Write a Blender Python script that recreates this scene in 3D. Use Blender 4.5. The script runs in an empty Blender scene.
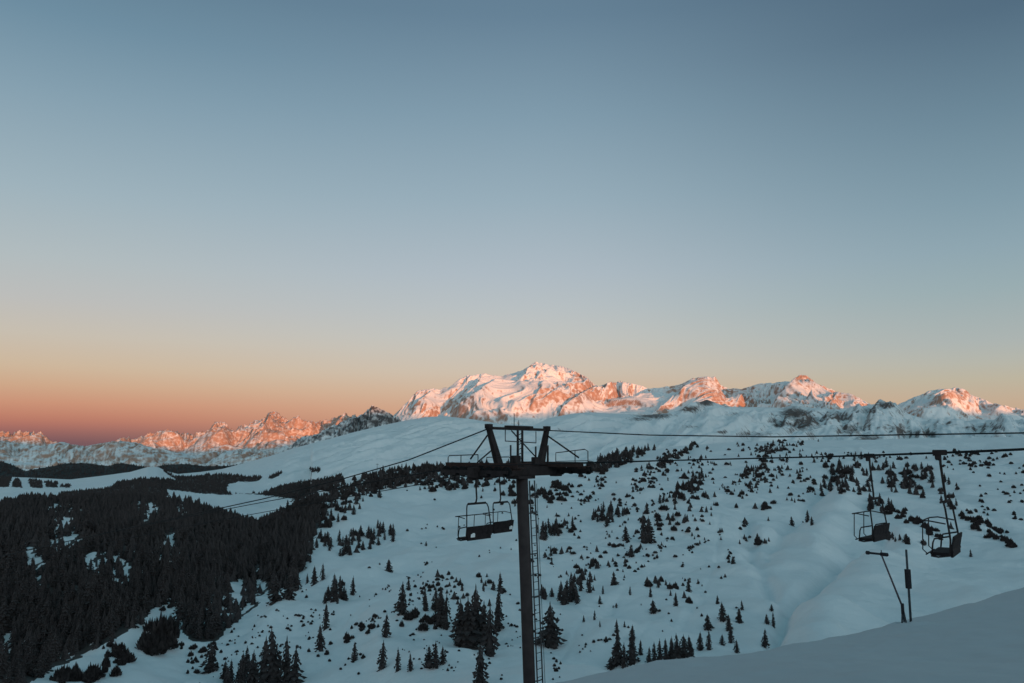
import bpy, bmesh, math, random
import numpy as np
from mathutils import Vector, Matrix

# ------------------------------------------------------------------ camera, sky, sun, exposure
SC = bpy.context.scene
COL = SC.collection
FPX = 796.0
PITCH = math.atan(108.5 / FPX)

cam_d = bpy.data.cameras.new('camera')
cam_d.sensor_width = 36.0
cam_d.lens = 36.0 * FPX / 1024.0
cam_d.clip_start = 0.3
cam_d.clip_end = 90000.0
cam = bpy.data.objects.new('camera', cam_d)
COL.objects.link(cam)
cam.location = (0, 0, 0)
cam.rotation_euler = (math.pi / 2 + PITCH, 0, 0)
SC.camera = cam

SUN_EL = math.radians(1.5)
SUN_H = np.array([0.40, -0.9165])                      # horizontal direction towards the sun
SUN_AZ = math.atan2(SUN_H[0], SUN_H[1])               # clockwise from +Y

sun_d = bpy.data.lights.new('sun', 'SUN')
sun_d.energy = 5.0
sun_d.angle = math.radians(0.5)
sun_d.color = (1.0, 0.345, 0.115)
sun = bpy.data.objects.new('sun', sun_d)
COL.objects.link(sun)
to_sun = Vector((SUN_H[0] * math.cos(SUN_EL), SUN_H[1] * math.cos(SUN_EL), math.sin(SUN_EL)))
sun.rotation_euler = to_sun.to_track_quat('Z', 'Y').to_euler()

world = bpy.data.worlds.new('World')
SC.world = world
world.use_nodes = True
wn, wl = world.node_tree.nodes, world.node_tree.links
wn.clear()
w_out = wn.new('ShaderNodeOutputWorld')
w_bg = wn.new('ShaderNodeBackground')
w_bg.inputs['Strength'].default_value = 0.1
wl.new(w_bg.outputs[0], w_out.inputs[0])
w_sky = wn.new('ShaderNodeTexSky')
w_sky.sky_type = 'NISHITA'
w_sky.sun_disc = False
w_sky.sun_elevation = SUN_EL
w_sky.sun_rotation = SUN_AZ
w_sky.altitude = 2000
w_tc = wn.new('ShaderNodeTexCoord')


def wmath(op, a, b=None):
    n = wn.new('ShaderNodeMath')
    n.operation = op
    for i, v in enumerate((a, b)):
        if v is None:
            continue
        if isinstance(v, (int, float)):
            n.inputs[i].default_value = v
        else:
            wl.new(v, n.inputs[i])
    return n.outputs[0]


def wramp(stops, fac):
    r = wn.new('ShaderNodeValToRGB')
    r.color_ramp.interpolation = 'B_SPLINE' if False else 'LINEAR'
    els = r.color_ramp.elements
    els[0].position, els[0].color = stops[0][0], (*stops[0][1], 1)
    els[1].position, els[1].color = stops[-1][0], (*stops[-1][1], 1)
    for p, c in stops[1:-1]:
        e = els.new(p)
        e.color = (*c, 1)
    wl.new(fac, r.inputs[0])
    return r.outputs[0]


def s2l(c):
    return tuple(((v / 255) / 12.92 if v / 255 <= 0.04045 else ((v / 255 + 0.055) / 1.055) ** 2.4) for v in c)


w_sep = wn.new('ShaderNodeSeparateXYZ')
wl.new(w_tc.outputs['Generated'], w_sep.inputs[0])
w_el = wmath('MULTIPLY', wmath('ARCSINE', w_sep.outputs['Z']), 2 / math.pi)      # elevation, 1 = zenith


def deg(d):
    return d / 90.0


# twilight colour of the air by elevation (degrees), towards the antisolar side (left), ahead, and to the right
SKY_L = [(-1, (92, 72, 90)), (0.4, (108, 80, 92)), (1, (140, 94, 97)), (1.5, (168, 108, 101)), (2, (188, 122, 105)), (2.9, (202, 144, 119)), (4, (206, 166, 137)), (5.2, (206, 182, 156)),
         (7.2, (200, 190, 176)), (9.4, (189, 189, 187)), (12, (178, 188, 191)), (16.2, (159, 179, 189)), (22, (133, 160, 176)), (26.5, (109, 141, 161)), (30, (97, 128, 148)), (44, (70, 102, 118)), (90, (56, 132, 146))]
SKY_C = [(-1, (140, 108, 100)), (0.7, (176, 132, 112)), (1.6, (200, 150, 124)), (3, (208, 166, 140)), (4.2, (209, 180, 156)), (5.6, (206, 191, 174)), (7.2, (199, 194, 185)), (8, (195, 195, 190)), (10.2, (185, 192, 195)),
         (12.6, (175, 187, 196)), (17.8, (152, 174, 187)), (23.5, (129, 156, 173)), (30, (102, 130, 151)), (44, (68, 100, 117)), (90, (56, 132, 146))]
SKY_R = [(-1, (168, 130, 112)), (0.7, (188, 148, 124)), (1.6, (196, 160, 134)), (3, (196, 172, 148)), (4.3, (189, 180, 160)), (5.5, (181, 182, 172)), (6.7, (172, 180, 178)), (10, (153, 173, 178)), (12.5, (142, 166, 177)),
         (15.5, (128, 155, 169)), (20.5, (107, 135, 152)), (26.3, (82, 108, 128)), (30, (75, 100, 120)), (44, (64, 96, 112)), (90, (56, 132, 146))]


def sky_side(stops):
    return wramp([((p + 1) / 91.0, s2l(c)) for p, c in stops], w_elf)


w_elf = wmath('DIVIDE', wmath('ADD', wmath('MULTIPLY', w_el, 90.0), 1.0), 91.0)


def w_lerp(lo, hi, A, B):
    r = wn.new('ShaderNodeMapRange')
    r.interpolation_type = 'SMOOTHSTEP'
    r.inputs['From Min'].default_value = lo
    r.inputs['From Max'].default_value = hi
    wl.new(w_sep.outputs['X'], r.inputs['Value'])
    m = wn.new('ShaderNodeMix')
    m.data_type = 'RGBA'
    wl.new(r.outputs[0], m.inputs['Factor'])
    wl.new(A, m.inputs['A'])
    wl.new(B, m.inputs['B'])
    return m.outputs['Result']


w_air = w_lerp(0.0, 0.56, w_lerp(-0.56, 0.0, sky_side(SKY_L), sky_side(SKY_C)), sky_side(SKY_R))
# the air colours are scaled to the sky texture's strength, then blended with it
w_sc = wn.new('ShaderNodeVectorMath')
w_sc.operation = 'SCALE'
wl.new(w_air, w_sc.inputs[0])
w_sd = wmath('ADD', wmath('MULTIPLY', w_sep.outputs['X'], float(SUN_H[0])), wmath('MULTIPLY', w_sep.outputs['Y'], float(SUN_H[1])))
w_glow = wn.new('ShaderNodeMapRange')                 # the sky is brighter on the side where the sun has set
w_glow.interpolation_type = 'SMOOTHSTEP'
w_glow.inputs['From Min'].default_value = -0.1
w_glow.inputs['From Max'].default_value = 0.95
w_glow.inputs['To Min'].default_value = 10.5
w_glow.inputs['To Max'].default_value = 22.0
wl.new(w_sd, w_glow.inputs['Value'])
wl.new(w_glow.outputs[0], w_sc.inputs['Scale'])
w_mix2 = wn.new('ShaderNodeMix')
w_mix2.data_type = 'RGBA'
w_mix2.inputs['Factor'].default_value = 0.92
wl.new(w_sky.outputs[0], w_mix2.inputs['A'])
# afterglow low over the place where the sun went down
w_side2 = wn.new('ShaderNodeMapRange')
w_side2.interpolation_type = 'SMOOTHSTEP'
w_side2.inputs['From Min'].default_value = 0.0
w_side2.inputs['From Max'].default_value = 1.0
wl.new(w_sd, w_side2.inputs['Value'])
w_ag = wmath('MULTIPLY', w_side2.outputs[0], wmath('EXPONENT', wmath('MULTIPLY', wmath('ABSOLUTE', w_el), -90.0 / 24.0)))
w_agc = wn.new('ShaderNodeVectorMath')
w_agc.operation = 'SCALE'
w_agc.inputs[0].default_value = (0.74, 0.80, 0.72)
wl.new(wmath('MULTIPLY', w_ag, 14.0), w_agc.inputs['Scale'])
w_sum = wn.new('ShaderNodeVectorMath')
w_sum.operation = 'ADD'
wl.new(w_sc.outputs[0], w_sum.inputs[0])
wl.new(w_agc.outputs[0], w_sum.inputs[1])
wl.new(w_sum.outputs[0], w_mix2.inputs['B'])
wl.new(w_mix2.outputs['Result'], w_bg.inputs['Color'])

vs = SC.view_settings
vs.view_transform = 'Standard'
vs.look = 'None'
vs.exposure = 0.0
vs.gamma = 1.0
vs.use_curve_mapping = False
SC.render.engine = 'CYCLES'
SC.cycles.max_bounces = 5
SC.cycles.diffuse_bounces = 3
SC.cycles.volume_bounces = 0

rng = np.random.default_rng(7)
random.seed(7)


# ------------------------------------------------------------------ helpers
def ae(px, py):
    """Pixel of a 1024x683 picture -> (x/Y, z/Y) of the ray through it."""
    px = np.asarray(px, float)
    py = np.asarray(py, float)
    xc = (px - 512.0) / FPX
    yc = (341.5 - py) / FPX
    den = math.cos(PITCH) - yc * math.sin(PITCH)
    return xc / den, (math.sin(PITCH) + yc * math.cos(PITCH)) / den


def pix(a, e):
    """(x/Y, z/Y) -> pixel."""
    f = math.cos(PITCH) + e * math.sin(PITCH)
    yc = (e * math.cos(PITCH) - math.sin(PITCH)) / f
    return 512.0 + FPX * a / f, 341.5 - FPX * yc


def at(px, py, Y):
    a, e = ae(px, py)
    return Vector((float(a) * Y, Y, float(e) * Y))


def _hash(ix, iy, seed):
    h = (ix.astype(np.int64) * 374761393 + iy.astype(np.int64) * 668265263 + seed * 974711) & 0xFFFFFFFF
    h = ((h ^ (h >> 13)) * 1274126177) & 0xFFFFFFFF
    h = ((h ^ (h >> 16)) * 2246822519) & 0xFFFFFFFF
    return (h ^ (h >> 15)) & 0xFFFFFFFF


def noise(x, y, seed=0):
    x = np.asarray(x, float)
    y = np.asarray(y, float)
    ix, iy = np.floor(x), np.floor(y)
    fx, fy = x - ix, y - iy
    u = fx * fx * fx * (fx * (fx * 6 - 15) + 10)
    v = fy * fy * fy * (fy * (fy * 6 - 15) + 10)

    def g(dx, dy):
        ang = _hash(ix + dx, iy + dy, seed) / 4294967296.0 * 2 * math.pi
        return np.cos(ang) * (fx - dx) + np.sin(ang) * (fy - dy)
    n0 = g(0, 0) * (1 - u) + g(1, 0) * u
    n1 = g(0, 1) * (1 - u) + g(1, 1) * u
    return (n0 * (1 - v) + n1 * v) * 1.5


def fbm(x, y, octv=5, seed=0, gain=0.5):
    t, amp, f = 0.0, 1.0, 1.0
    for i in range(octv):
        t = t + amp * noise(x * f + 13.7 * i, y * f - 7.1 * i, seed + i)
        amp *= gain
        f *= 2.03
    return t


def ridged(x, y, octv=6, seed=0, gain=0.55):
    t, amp, f, w, tot = 0.0, 1.0, 1.0, 1.0, 0.0
    for i in range(octv):
        n = 1.0 - np.abs(noise(x * f + 5.3 * i, y * f + 9.2 * i, seed + i))
        n = np.clip(n, 0, 1) ** 2
        t = t + amp * n * w
        tot += amp
        w = np.clip(n * 1.4, 0, 1)
        amp *= gain
        f *= 2.07
    return t / tot


def poly_interp(poly, x):
    p = np.array(poly, float)
    return np.interp(x, p[:, 0], p[:, 1])


def smooth_interp(poly, x):
    """Monotone cubic through the points, for curves with no corners."""
    p = np.array(poly, float)
    xs, ys = p[:, 0], p[:, 1]
    h = np.diff(xs)
    d = np.diff(ys) / h
    m = np.zeros(len(xs))
    m[0], m[-1] = d[0], d[-1]
    for i in range(1, len(xs) - 1):
        m[i] = 0 if d[i - 1] * d[i] <= 0 else 2 * d[i - 1] * d[i] / (d[i - 1] + d[i])
    x = np.clip(x, xs[0], xs[-1])
    k = np.clip(np.searchsorted(xs, x) - 1, 0, len(h) - 1)
    t = (x - xs[k]) / h[k]
    return ((2 * t**3 - 3 * t**2 + 1) * ys[k] + (t**3 - 2 * t**2 + t) * h[k] * m[k]
            + (-2 * t**3 + 3 * t**2) * ys[k + 1] + (t**3 - t**2) * h[k] * m[k + 1])


def grid_mesh(name, X, Y, Z, mat, attrs=None, smooth=True):
    n, m = X.shape
    co = np.stack([X, Y, Z], -1).reshape(-1, 3).astype(np.float32)
    i = np.arange((n - 1) * (m - 1))
    r, c = i // (m - 1), i % (m - 1)
    v0 = r * m + c
    quads = np.stack([v0, v0 + 1, v0 + m + 1, v0 + m], -1).astype(np.int32)
    me = bpy.data.meshes.new(name)
    me.vertices.add(len(co))
    me.vertices.foreach_set('co', co.ravel())
    me.loops.add(quads.size)
    me.loops.foreach_set('vertex_index', quads.ravel())
    me.polygons.add(len(quads))
    me.polygons.foreach_set('loop_start', np.arange(0, quads.size, 4, dtype=np.int32))
    me.polygons.foreach_set('loop_total', np.full(len(quads), 4, np.int32))
    me.update(calc_edges=True)
    me.polygons.foreach_set('use_smooth', np.full(len(quads), smooth, bool))
    for k, v in (attrs or {}).items():
        at_ = me.attributes.new(k, 'FLOAT', 'POINT')
        at_.data.foreach_set('value', v.astype(np.float32).ravel())
    me.materials.append(mat)
    o = bpy.data.objects.new(name, me)
    COL.objects.link(o)
    return o


def tri_mesh(name, verts, faces, mats, midx=None):
    """Mesh data from arrays of vertices and triangles."""
    v = np.asarray(verts, np.float32)
    f = np.asarray(faces, np.int32)
    me = bpy.data.meshes.new(name)
    me.vertices.add(len(v))
    me.vertices.foreach_set('co', v.ravel())
    me.loops.add(f.size)
    me.loops.foreach_set('vertex_index', f.ravel())
    me.polygons.add(len(f))
    me.polygons.foreach_set('loop_start', np.arange(0, f.size, 3, dtype=np.int32))
    me.polygons.foreach_set('loop_total', np.full(len(f), 3, np.int32))
    for m in mats:
        me.materials.append(m)
    if midx is not None:
        me.polygons.foreach_set('material_index', np.asarray(midx, np.int32))
    me.update(calc_edges=True)
    return me


def tag(o, label=None, cat=None, group=None, kind=None):
    for k, v in (('label', label), ('category', cat), ('group', group), ('kind', kind)):
        if v:
            o[k] = v
    return o


def empty(name, loc):
    o = bpy.data.objects.new(name, None)
    COL.objects.link(o)
    o.location = loc
    o.empty_display_size = 0.3
    return o


# ------------------------------------------------------------------ materials
def new_mat(name):
    m = bpy.data.materials.new(name)
    m.use_nodes = True
    nt = m.node_tree
    b = nt.nodes['Principled BSDF']
    return m, nt.nodes, nt.links, b


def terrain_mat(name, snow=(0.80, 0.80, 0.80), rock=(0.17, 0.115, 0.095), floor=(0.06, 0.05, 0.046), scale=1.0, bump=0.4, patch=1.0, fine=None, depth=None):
    """Snow over rock ('rock' attribute) and over forest floor, tree shade put into its dark colour ('floor' attribute)."""
    m, N, L, b = new_mat(name)
    geo = N.new('ShaderNodeNewGeometry')
    ar = N.new('ShaderNodeAttribute'); ar.attribute_name = 'rock'
    af = N.new('ShaderNodeAttribute'); af.attribute_name = 'floor'
    n1 = N.new('ShaderNodeTexNoise'); n1.inputs['Scale'].default_value = 0.02 * scale; n1.inputs['Detail'].default_value = 8
    n2 = N.new('ShaderNodeTexNoise'); n2.inputs['Scale'].default_value = fine or 0.15 * scale; n2.inputs['Detail'].default_value = 6
    for n in (n1, n2):
        L.new(geo.outputs['Position'], n.inputs['Vector'])

    def mix(f, A, B):
        x = N.new('ShaderNodeMix'); x.data_type = 'RGBA'
        L.new(f, x.inputs['Factor'])
        for s, v in (('A', A), ('B', B)):
            if isinstance(v, tuple):
                x.inputs[s].default_value = (*v, 1)
            else:
                L.new(v, x.inputs[s])
        return x.outputs['Result']

    def thresh(att, noise_out, lo, hi, k):
        mm = N.new('ShaderNodeMath'); mm.operation = 'MULTIPLY_ADD'
        L.new(noise_out, mm.inputs[0]); mm.inputs[1].default_value = k
        L.new(att, mm.inputs[2])
        r = N.new('ShaderNodeMapRange')
        r.inputs['From Min'].default_value = lo + k / 2
        r.inputs['From Max'].default_value = hi + k / 2
        L.new(mm.outputs[0], r.inputs['Value'])
        return r.outputs[0]
    fr = thresh(ar.outputs['Fac'], n1.outputs['Fac'], 0.32, 0.80, 0.9 * patch)
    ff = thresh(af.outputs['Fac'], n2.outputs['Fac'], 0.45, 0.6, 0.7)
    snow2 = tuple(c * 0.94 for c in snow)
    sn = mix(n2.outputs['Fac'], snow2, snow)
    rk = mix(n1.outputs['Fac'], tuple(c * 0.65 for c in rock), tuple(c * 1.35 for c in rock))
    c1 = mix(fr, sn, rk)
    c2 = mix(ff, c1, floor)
    L.new(c2, b.inputs['Base Color'])
    b.inputs['Roughness'].default_value = 0.75
    b.inputs['Specular IOR Level'].default_value = 0.2
    bp = N.new('ShaderNodeBump')
    bp.inputs['Strength'].default_value = bump
    bp.inputs['Distance'].default_value = depth or 1.2 / scale
    L.new(n2.outputs['Fac'], bp.inputs['Height'])
    L.new(bp.outputs[0], b.inputs['Normal'])
    return m


def plain_mat(name, col, rough=0.6, metal=0.0, var=0.25, scale=6.0):
    m, N, L, b = new_mat(name)
    tc = N.new('ShaderNodeTexCoord')
    n = N.new('ShaderNodeTexNoise'); n.inputs['Scale'].default_value = scale; n.inputs['Detail'].default_value = 6
    L.new(tc.outputs['Object'], n.inputs['Vector'])
    r = N.new('ShaderNodeValToRGB')
    r.color_ramp.elements[0].color = (*[c * (1 - var) for c in col], 1)
    r.color_ramp.elements[1].color = (*[min(1, c * (1 + var)) for c in col], 1)
    r.color_ramp.elements[0].position = 0.3
    r.color_ramp.elements[1].position = 0.7
    L.new(n.outputs['Fac'], r.inputs[0])
    L.new(r.outputs[0], b.inputs['Base Color'])
    b.inputs['Roughness'].default_value = rough
    b.inputs['Metallic'].default_value = metal
    b.inputs['Specular IOR Level'].default_value = 0.12
    return m


M = {}
M['near_snow'] = terrain_mat('near_snow', snow=(.54, .545, .56), scale=3.0, bump=0.4)  # darker base colour than the other snow, standing in for weaker light here
M['hill'] = terrain_mat('hillside_snow', scale=1.0, bump=0.6, fine=.07, depth=3.5)
M['ridge'] = terrain_mat('ridge_snow', scale=2.2, bump=0.7, fine=.02, depth=12, patch=1.5, rock=(.13, .10, .09))
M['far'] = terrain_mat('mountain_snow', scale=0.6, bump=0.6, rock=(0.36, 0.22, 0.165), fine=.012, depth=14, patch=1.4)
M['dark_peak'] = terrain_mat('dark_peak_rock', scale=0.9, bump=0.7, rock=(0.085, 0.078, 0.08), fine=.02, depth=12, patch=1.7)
M['wood_hill'] = terrain_mat('forested_hill', scale=0.3, floor=(0.03, 0.033, 0.032))
M['needle'] = plain_mat('spruce_needles', (0.060, 0.049, 0.048), 1.0, var=0.5, scale=3)
M['bark'] = plain_mat('bark', (0.045, 0.034, 0.028), 0.9)
M['steel'] = plain_mat('weathered_steel', (0.042, 0.031, 0.030), 0.8, 0.0, var=0.3, scale=3)
M['cable'] = plain_mat('steel_cable', (0.02, 0.019, 0.02), 0.7)
M['mast'] = plain_mat('mast_paint', (0.060, 0.045, 0.044), 0.8, var=0.25, scale=2)
M['galv'] = plain_mat('galvanised_steel', (0.075, 0.068, 0.07), 0.6, 0.0)
M['seat'] = plain_mat('dark_seat', (0.030, 0.023, 0.024), 0.8)
M['snow_patch'] = plain_mat('snow_patch', (0.85, 0.84, 0.82), 0.7, var=0.05)
M['rubber'] = plain_mat('sheave_rubber', (0.016, 0.015, 0.016), 0.8)
M['pad'] = plain_mat('post_padding', (0.030, 0.026, 0.03), 0.8)
M['lance'] = plain_mat('lance_pole', (0.10, 0.075, 0.085), 0.5)
M['post'] = plain_mat('post_steel', (0.055, 0.06, 0.068), 0.6)
M['walk'] = plain_mat('timber_walkway', (0.055, 0.032, 0.028), 0.8)

# ------------------------------------------------------------------ terrain: foreground snow slope
crest_px = [(-500, 900, 60), (100, 790, 56), (300, 745, 56), (450, 708, 58), (560, 684, 60), (640, 670, 65), (700, 661, 70), (770, 650, 75), (830, 641, 80),
            (880, 632, 83), (905, 627, 85), (935, 620, 88), (965, 613, 90), (992, 604, 92), (1024, 595, 95), (1080, 580, 100), (1200, 560, 108), (1500, 520, 120)]
cr = []
for p, q, d in crest_px:
    a_, e_ = ae(p, q)
    cr.append((a_ * d, d, e_ * d))
cr = np.array(cr, float)
xs = np.concatenate([np.arange(-140, -30, 4), np.arange(-30, 0, .7), np.arange(0, 75, .33), np.arange(75, 110, .7), np.arange(110, 260, 5)])
ys = np.concatenate([np.arange(-260, 0, 8), np.arange(0, 20, 1.0), np.arange(20, 34, .6), np.arange(34, 100, .33), np.arange(100, 125, .6), np.arange(125, 190, 3)])
X, Yg = np.meshgrid(xs, ys)


def fore_z(X, Y):
    yc = smooth_interp(np.c_[cr[:, 0], cr[:, 1]], X)
    zc = smooth_interp(np.c_[cr[:, 0], cr[:, 2]], X)
    t = Y / yc
    z = -1.75 + (zc + 1.75) * t
    sl = (zc + 1.75) / yc
    over = np.maximum(Y - yc, 0)
    z = z - np.where(over < 30, over**2 * 0.010, 9.0 + (over - 30) * 0.6)
    dist = np.hypot(X, Y)
    amp = np.clip((dist - 4) / 30, 0, 1)
    z = z + amp * (0.45 * fbm(X / 22, Y / 22, 3, 3) + 0.16 * fbm(X / 5, Y / 9, 3, 5) + 0.06 * fbm(X / 1.6, Y / 3.2, 3, 9))
    # drifts and trampled hollows at the foot of the lance and the post
    for bx, by in ((40.2, 85.0), (41.0, 85.0)):
        rr = np.hypot(X - bx, Y - by)
        z = z + .16 * np.exp(-((rr - 1.3) / .7) ** 2) * (1 + .5 * noise(X / .9, Y / .9, 77)) - .12 * np.exp(-(rr / .6) ** 2)
    # old ski tracks, half blown over
    for x0, k1, k2, gap in ((30, .55, .004, 1.0), (44, .25, -.003, .9), (20, .9, .002, 1.1), (52, -.15, .004, 1.0)):
        for q in (-.5, .5):
            xc = x0 + k1 * (Y - 70) + k2 * (Y - 70) ** 2 + q * gap + 1.2 * np.sin(Y / 9 + x0)
            z = z - amp * .09 * np.exp(-((X - xc) / .38) ** 2) * np.clip(noise(X / 14, Y / 14, int(x0)) * 2 + .6, 0, 1)
    return z


Zf = fore_z(X, Yg)
zero = np.zeros_like(X)
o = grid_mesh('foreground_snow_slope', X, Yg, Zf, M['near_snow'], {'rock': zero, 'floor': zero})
tag(o, kind='structure')

# ------------------------------------------------------------------ terrain: snowy hillside of the bowl
hill_top = [(-250, 502, 800), (-60, 504, 800), (0, 504, 800), (30, 497, 830), (60, 498, 850), (100, 496, 880), (135, 495, 900), (165, 500, 920), (200, 506, 950), (230, 513, 970),
            (250, 520, 980), (268, 517, 1050), (290, 507, 1150), (310, 495, 1250), (330, 486, 1350), (350, 478, 1450), (400, 470, 1600), (450, 466, 1700), (490, 464, 1750),
            (560, 461, 1800), (600, 458, 1850), (640, 451, 1950), (680, 446, 2050), (720, 443, 2150), (760, 441, 2250), (800, 440, 2350), (860, 440, 2450), (940, 438, 2500),
            (1024, 437, 2500), (1300, 430, 2500)]
ht = np.array(hill_top, float)
hta, hte = ae(ht[:, 0], ht[:, 1])
pxs = np.arange(-230, 1260, 2.0)
acol = (pxs - 512.0) / FPX * 1.0
ss = np.concatenate([np.linspace(-0.45, 0, 30)[:-1], np.linspace(0, 1.0, 330), np.linspace(1.0, 1.35, 24)[1:]])
A, S = np.meshgrid(acol, ss)


def grad_line(px, py, line, w):
    """Gaussian falloff around a polyline in the view, used to lay out creases and benches."""
    d = np.full(px.shape, 1e9)
    for (x0, y0), (x1, y1) in zip(line[:-1], line[1:]):
        dx, dy = x1 - x0, y1 - y0
        t = np.clip(((px - x0) * dx + (py - y0) * dy) / (dx * dx + dy * dy), 0, 1)
        d = np.minimum(d, np.hypot(px - x0 - t * dx, py - y0 - t * dy))
    return np.exp(-(d / w) ** 2)


def in_poly(px, py, poly):
    px = np.asarray(px, float); py = np.asarray(py, float)
    ins = np.zeros(px.shape, bool)
    n = len(poly)
    j = n - 1
    for i in range(n):
        xi, yi = poly[i]; xj, yj = poly[j]
        c = ((yi > py) != (yj > py)) & (px < (xj - xi) * (py - yi) / ((yj - yi) or 1e-9) + xi)
        ins ^= c
        j = i
    return ins


et = np.interp(A, hta, hte)
Yt = np.interp(A, hta, ht[:, 2])
eb = -0.293 * np.ones_like(A)
Y0 = 225.0 + np.clip(-A, 0, 1) * 60
Yh = Y0 * (Yt / Y0) ** S
g = 1 - np.clip(1 - S, 0, None) ** 1.6
e = eb + (et - eb) * g
e = np.where(S < 0, eb * Y0 / Yh, e)
zt = et * Yt
e = np.where(S > 1, (zt - 0.22 * (Yh - Yt)) / Yh, e)
Xh = A * Yh
Ph, Qh = pix(A, e)
dz = 11.0 * fbm(Xh / 240, Yh / 240, 3, 21) + 6.0 * fbm((Xh + .4 * Yh) / 60, (Yh - .3 * Xh) / 110, 3, 25) + 0.6 * fbm(Xh / 14, Yh / 22, 3, 29)
dz = dz + np.clip((250 - Ph) / 120, 0, 1) * (26 * (ridged((Xh + .5 * Yh) / 190, (Yh - .3 * Xh) / 330, 3, 33) - .5))
dz *= np.clip((1.02 - S) * 6, 0.15, 1)
px2m = Yh / FPX
# creases, benches and the rounded shoulder seen on the bowl
for line, w, d in [([(884, 548), (850, 562), (815, 585), (790, 606), (776, 640)], 9, -8.0),
                   ([(905, 556), (870, 585), (840, 610), (820, 640)], 30, 9.0),
                   ([(834, 478), (812, 500), (796, 522), (770, 548)], 8, -4.0),
                   ([(850, 490), (838, 515), (815, 545)], 16, 5.0),
                   ([(745, 520), (752, 550), (772, 590)], 8, -4.0),
                   ([(500, 512), (560, 503), (605, 494), (645, 478), (690, 458)], 4, -2.0),
                   ([(520, 505), (575, 496), (625, 480), (680, 455)], 3, 1.0),
                   ([(330, 577), (375, 562), (423, 541), (470, 528)], 4, 1.6),
                   ([(410, 578), (440, 565), (465, 556)], 5, 1.2),
                   ([(345, 600), (380, 590), (420, 570)], 6, -1.5),
                   ([(583, 643), (610, 637), (632, 632)], 4, 1.6),
                   ([(575, 605), (600, 596), (640, 585)], 8, 1.5),
                   ([(20, 690), (70, 662), (120, 632), (160, 592), (172, 575)], 10, 3.5),
                   ([(700, 600), (690, 612), (678, 625)], 6, -1.5),
                   ([(300, 640), (340, 622), (372, 600), (430, 585)], 2.5, -.7), ([(305, 646), (345, 628), (377, 606), (432, 590)], 2.5, -.7),
                   ([(440, 520), (500, 545), (560, 580), (590, 630)], 2.5, -.6), ([(560, 650), (600, 612), (650, 570), (740, 545)], 2.5, -.6),
                   ([(640, 640), (690, 600), (715, 560), (720, 520)], 2.5, -.6), ([(690, 548), (735, 553), (760, 545)], 3, -1),
                   ([(900, 470), (930, 490), (975, 512), (1020, 540)], 6, -2), ([(860, 455), (900, 470), (960, 480), (1024, 488)], 4, 2),
                   ([(440, 600), (470, 610), (510, 620)], 4, 1.5), ([(380, 640), (430, 642), (470, 660)], 5, 1.5), ([(300, 590), (270, 615), (230, 640), (190, 660)], 6, 2.5)]:
    dz = dz + d * px2m * grad_line(Ph, Qh, line, w) * 1.8
Zh = e * Yh + dz
Eh = Zh / Yh
Ph, Qh = pix(A, Eh)

FOREST = [[(-240, 503), (0, 500), (30, 493), (60, 495), (100, 493), (135, 492), (165, 497), (200, 503), (232, 511), (250, 520), (262, 521), (285, 508), (300, 500),
           (318, 492), (322, 520), (310, 545), (300, 570), (285, 588), (262, 600), (245, 615), (232, 628), (214, 638), (195, 640), (182, 628), (178, 610),
           (173, 590), (165, 598), (150, 617), (128, 630), (100, 645), (60, 664), (25, 684), (0, 690), (-240, 690)]]
GAPS = [[(56, 553), (66, 545), (75, 527), (70, 524), (62, 533), (55, 545)], [(90, 563), (105, 558), (120, 563), (133, 569), (131, 575), (112, 572), (92, 571)],
        [(157, 553), (165, 544), (174, 539), (172, 545), (164, 552)], [(216, 590), (230, 590), (240, 582), (247, 584), (236, 598), (226, 615), (220, 620), (217, 605)],
        [(60, 524), (66, 513), (64, 512), (57, 520)], [(72, 582), (80, 577), (78, 583), (68, 586)], [(0, 632), (10, 640), (8, 655), (0, 655)],
        [(145, 505), (152, 502), (151, 509), (146, 510)], [(30, 545), (37, 548), (38, 562), (34, 556)], [(262, 582), (270, 575), (268, 590), (263, 596)]]


def gap_mask(px, py):
    """Ragged snow streaks in the forest, gathered round the clearings the photograph shows."""
    w = np.zeros(np.shape(px))
    for p in GAPS:
        cx, cy = np.mean([q[0] for q in p]), np.mean([q[1] for q in p])
        sx, sy = 5 + .8 * np.std([q[0] for q in p]), 5 + .8 * np.std([q[1] for q in p])
        w = np.maximum(w, np.exp(-((px - cx) / (1.7 * sx)) ** 2 - ((py - cy) / (1.7 * sy)) ** 2))
    st = fbm((px + 1.1 * py) / 9.0, (px - .8 * py) / 34.0, 4, 441)
    m = st > .80 - 1.15 * w
    for p in GAPS:
        m |= in_poly(px + 5 * fbm(px / 7, py / 7, 3, 443), py + 4 * fbm(px / 7, py / 7, 3, 445), p) & (st > -.25)
    return m


def forest_mask(px, py):
    m = np.zeros(np.shape(px), bool)
    for p in FOREST:
        m |= in_poly(px, py, p)
    return m & ~gap_mask(px, py)


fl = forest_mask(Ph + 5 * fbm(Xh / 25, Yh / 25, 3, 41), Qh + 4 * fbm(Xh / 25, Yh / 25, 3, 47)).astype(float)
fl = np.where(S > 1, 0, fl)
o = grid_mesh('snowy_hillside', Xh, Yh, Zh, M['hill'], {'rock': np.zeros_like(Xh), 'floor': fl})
tag(o, kind='structure')


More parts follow.
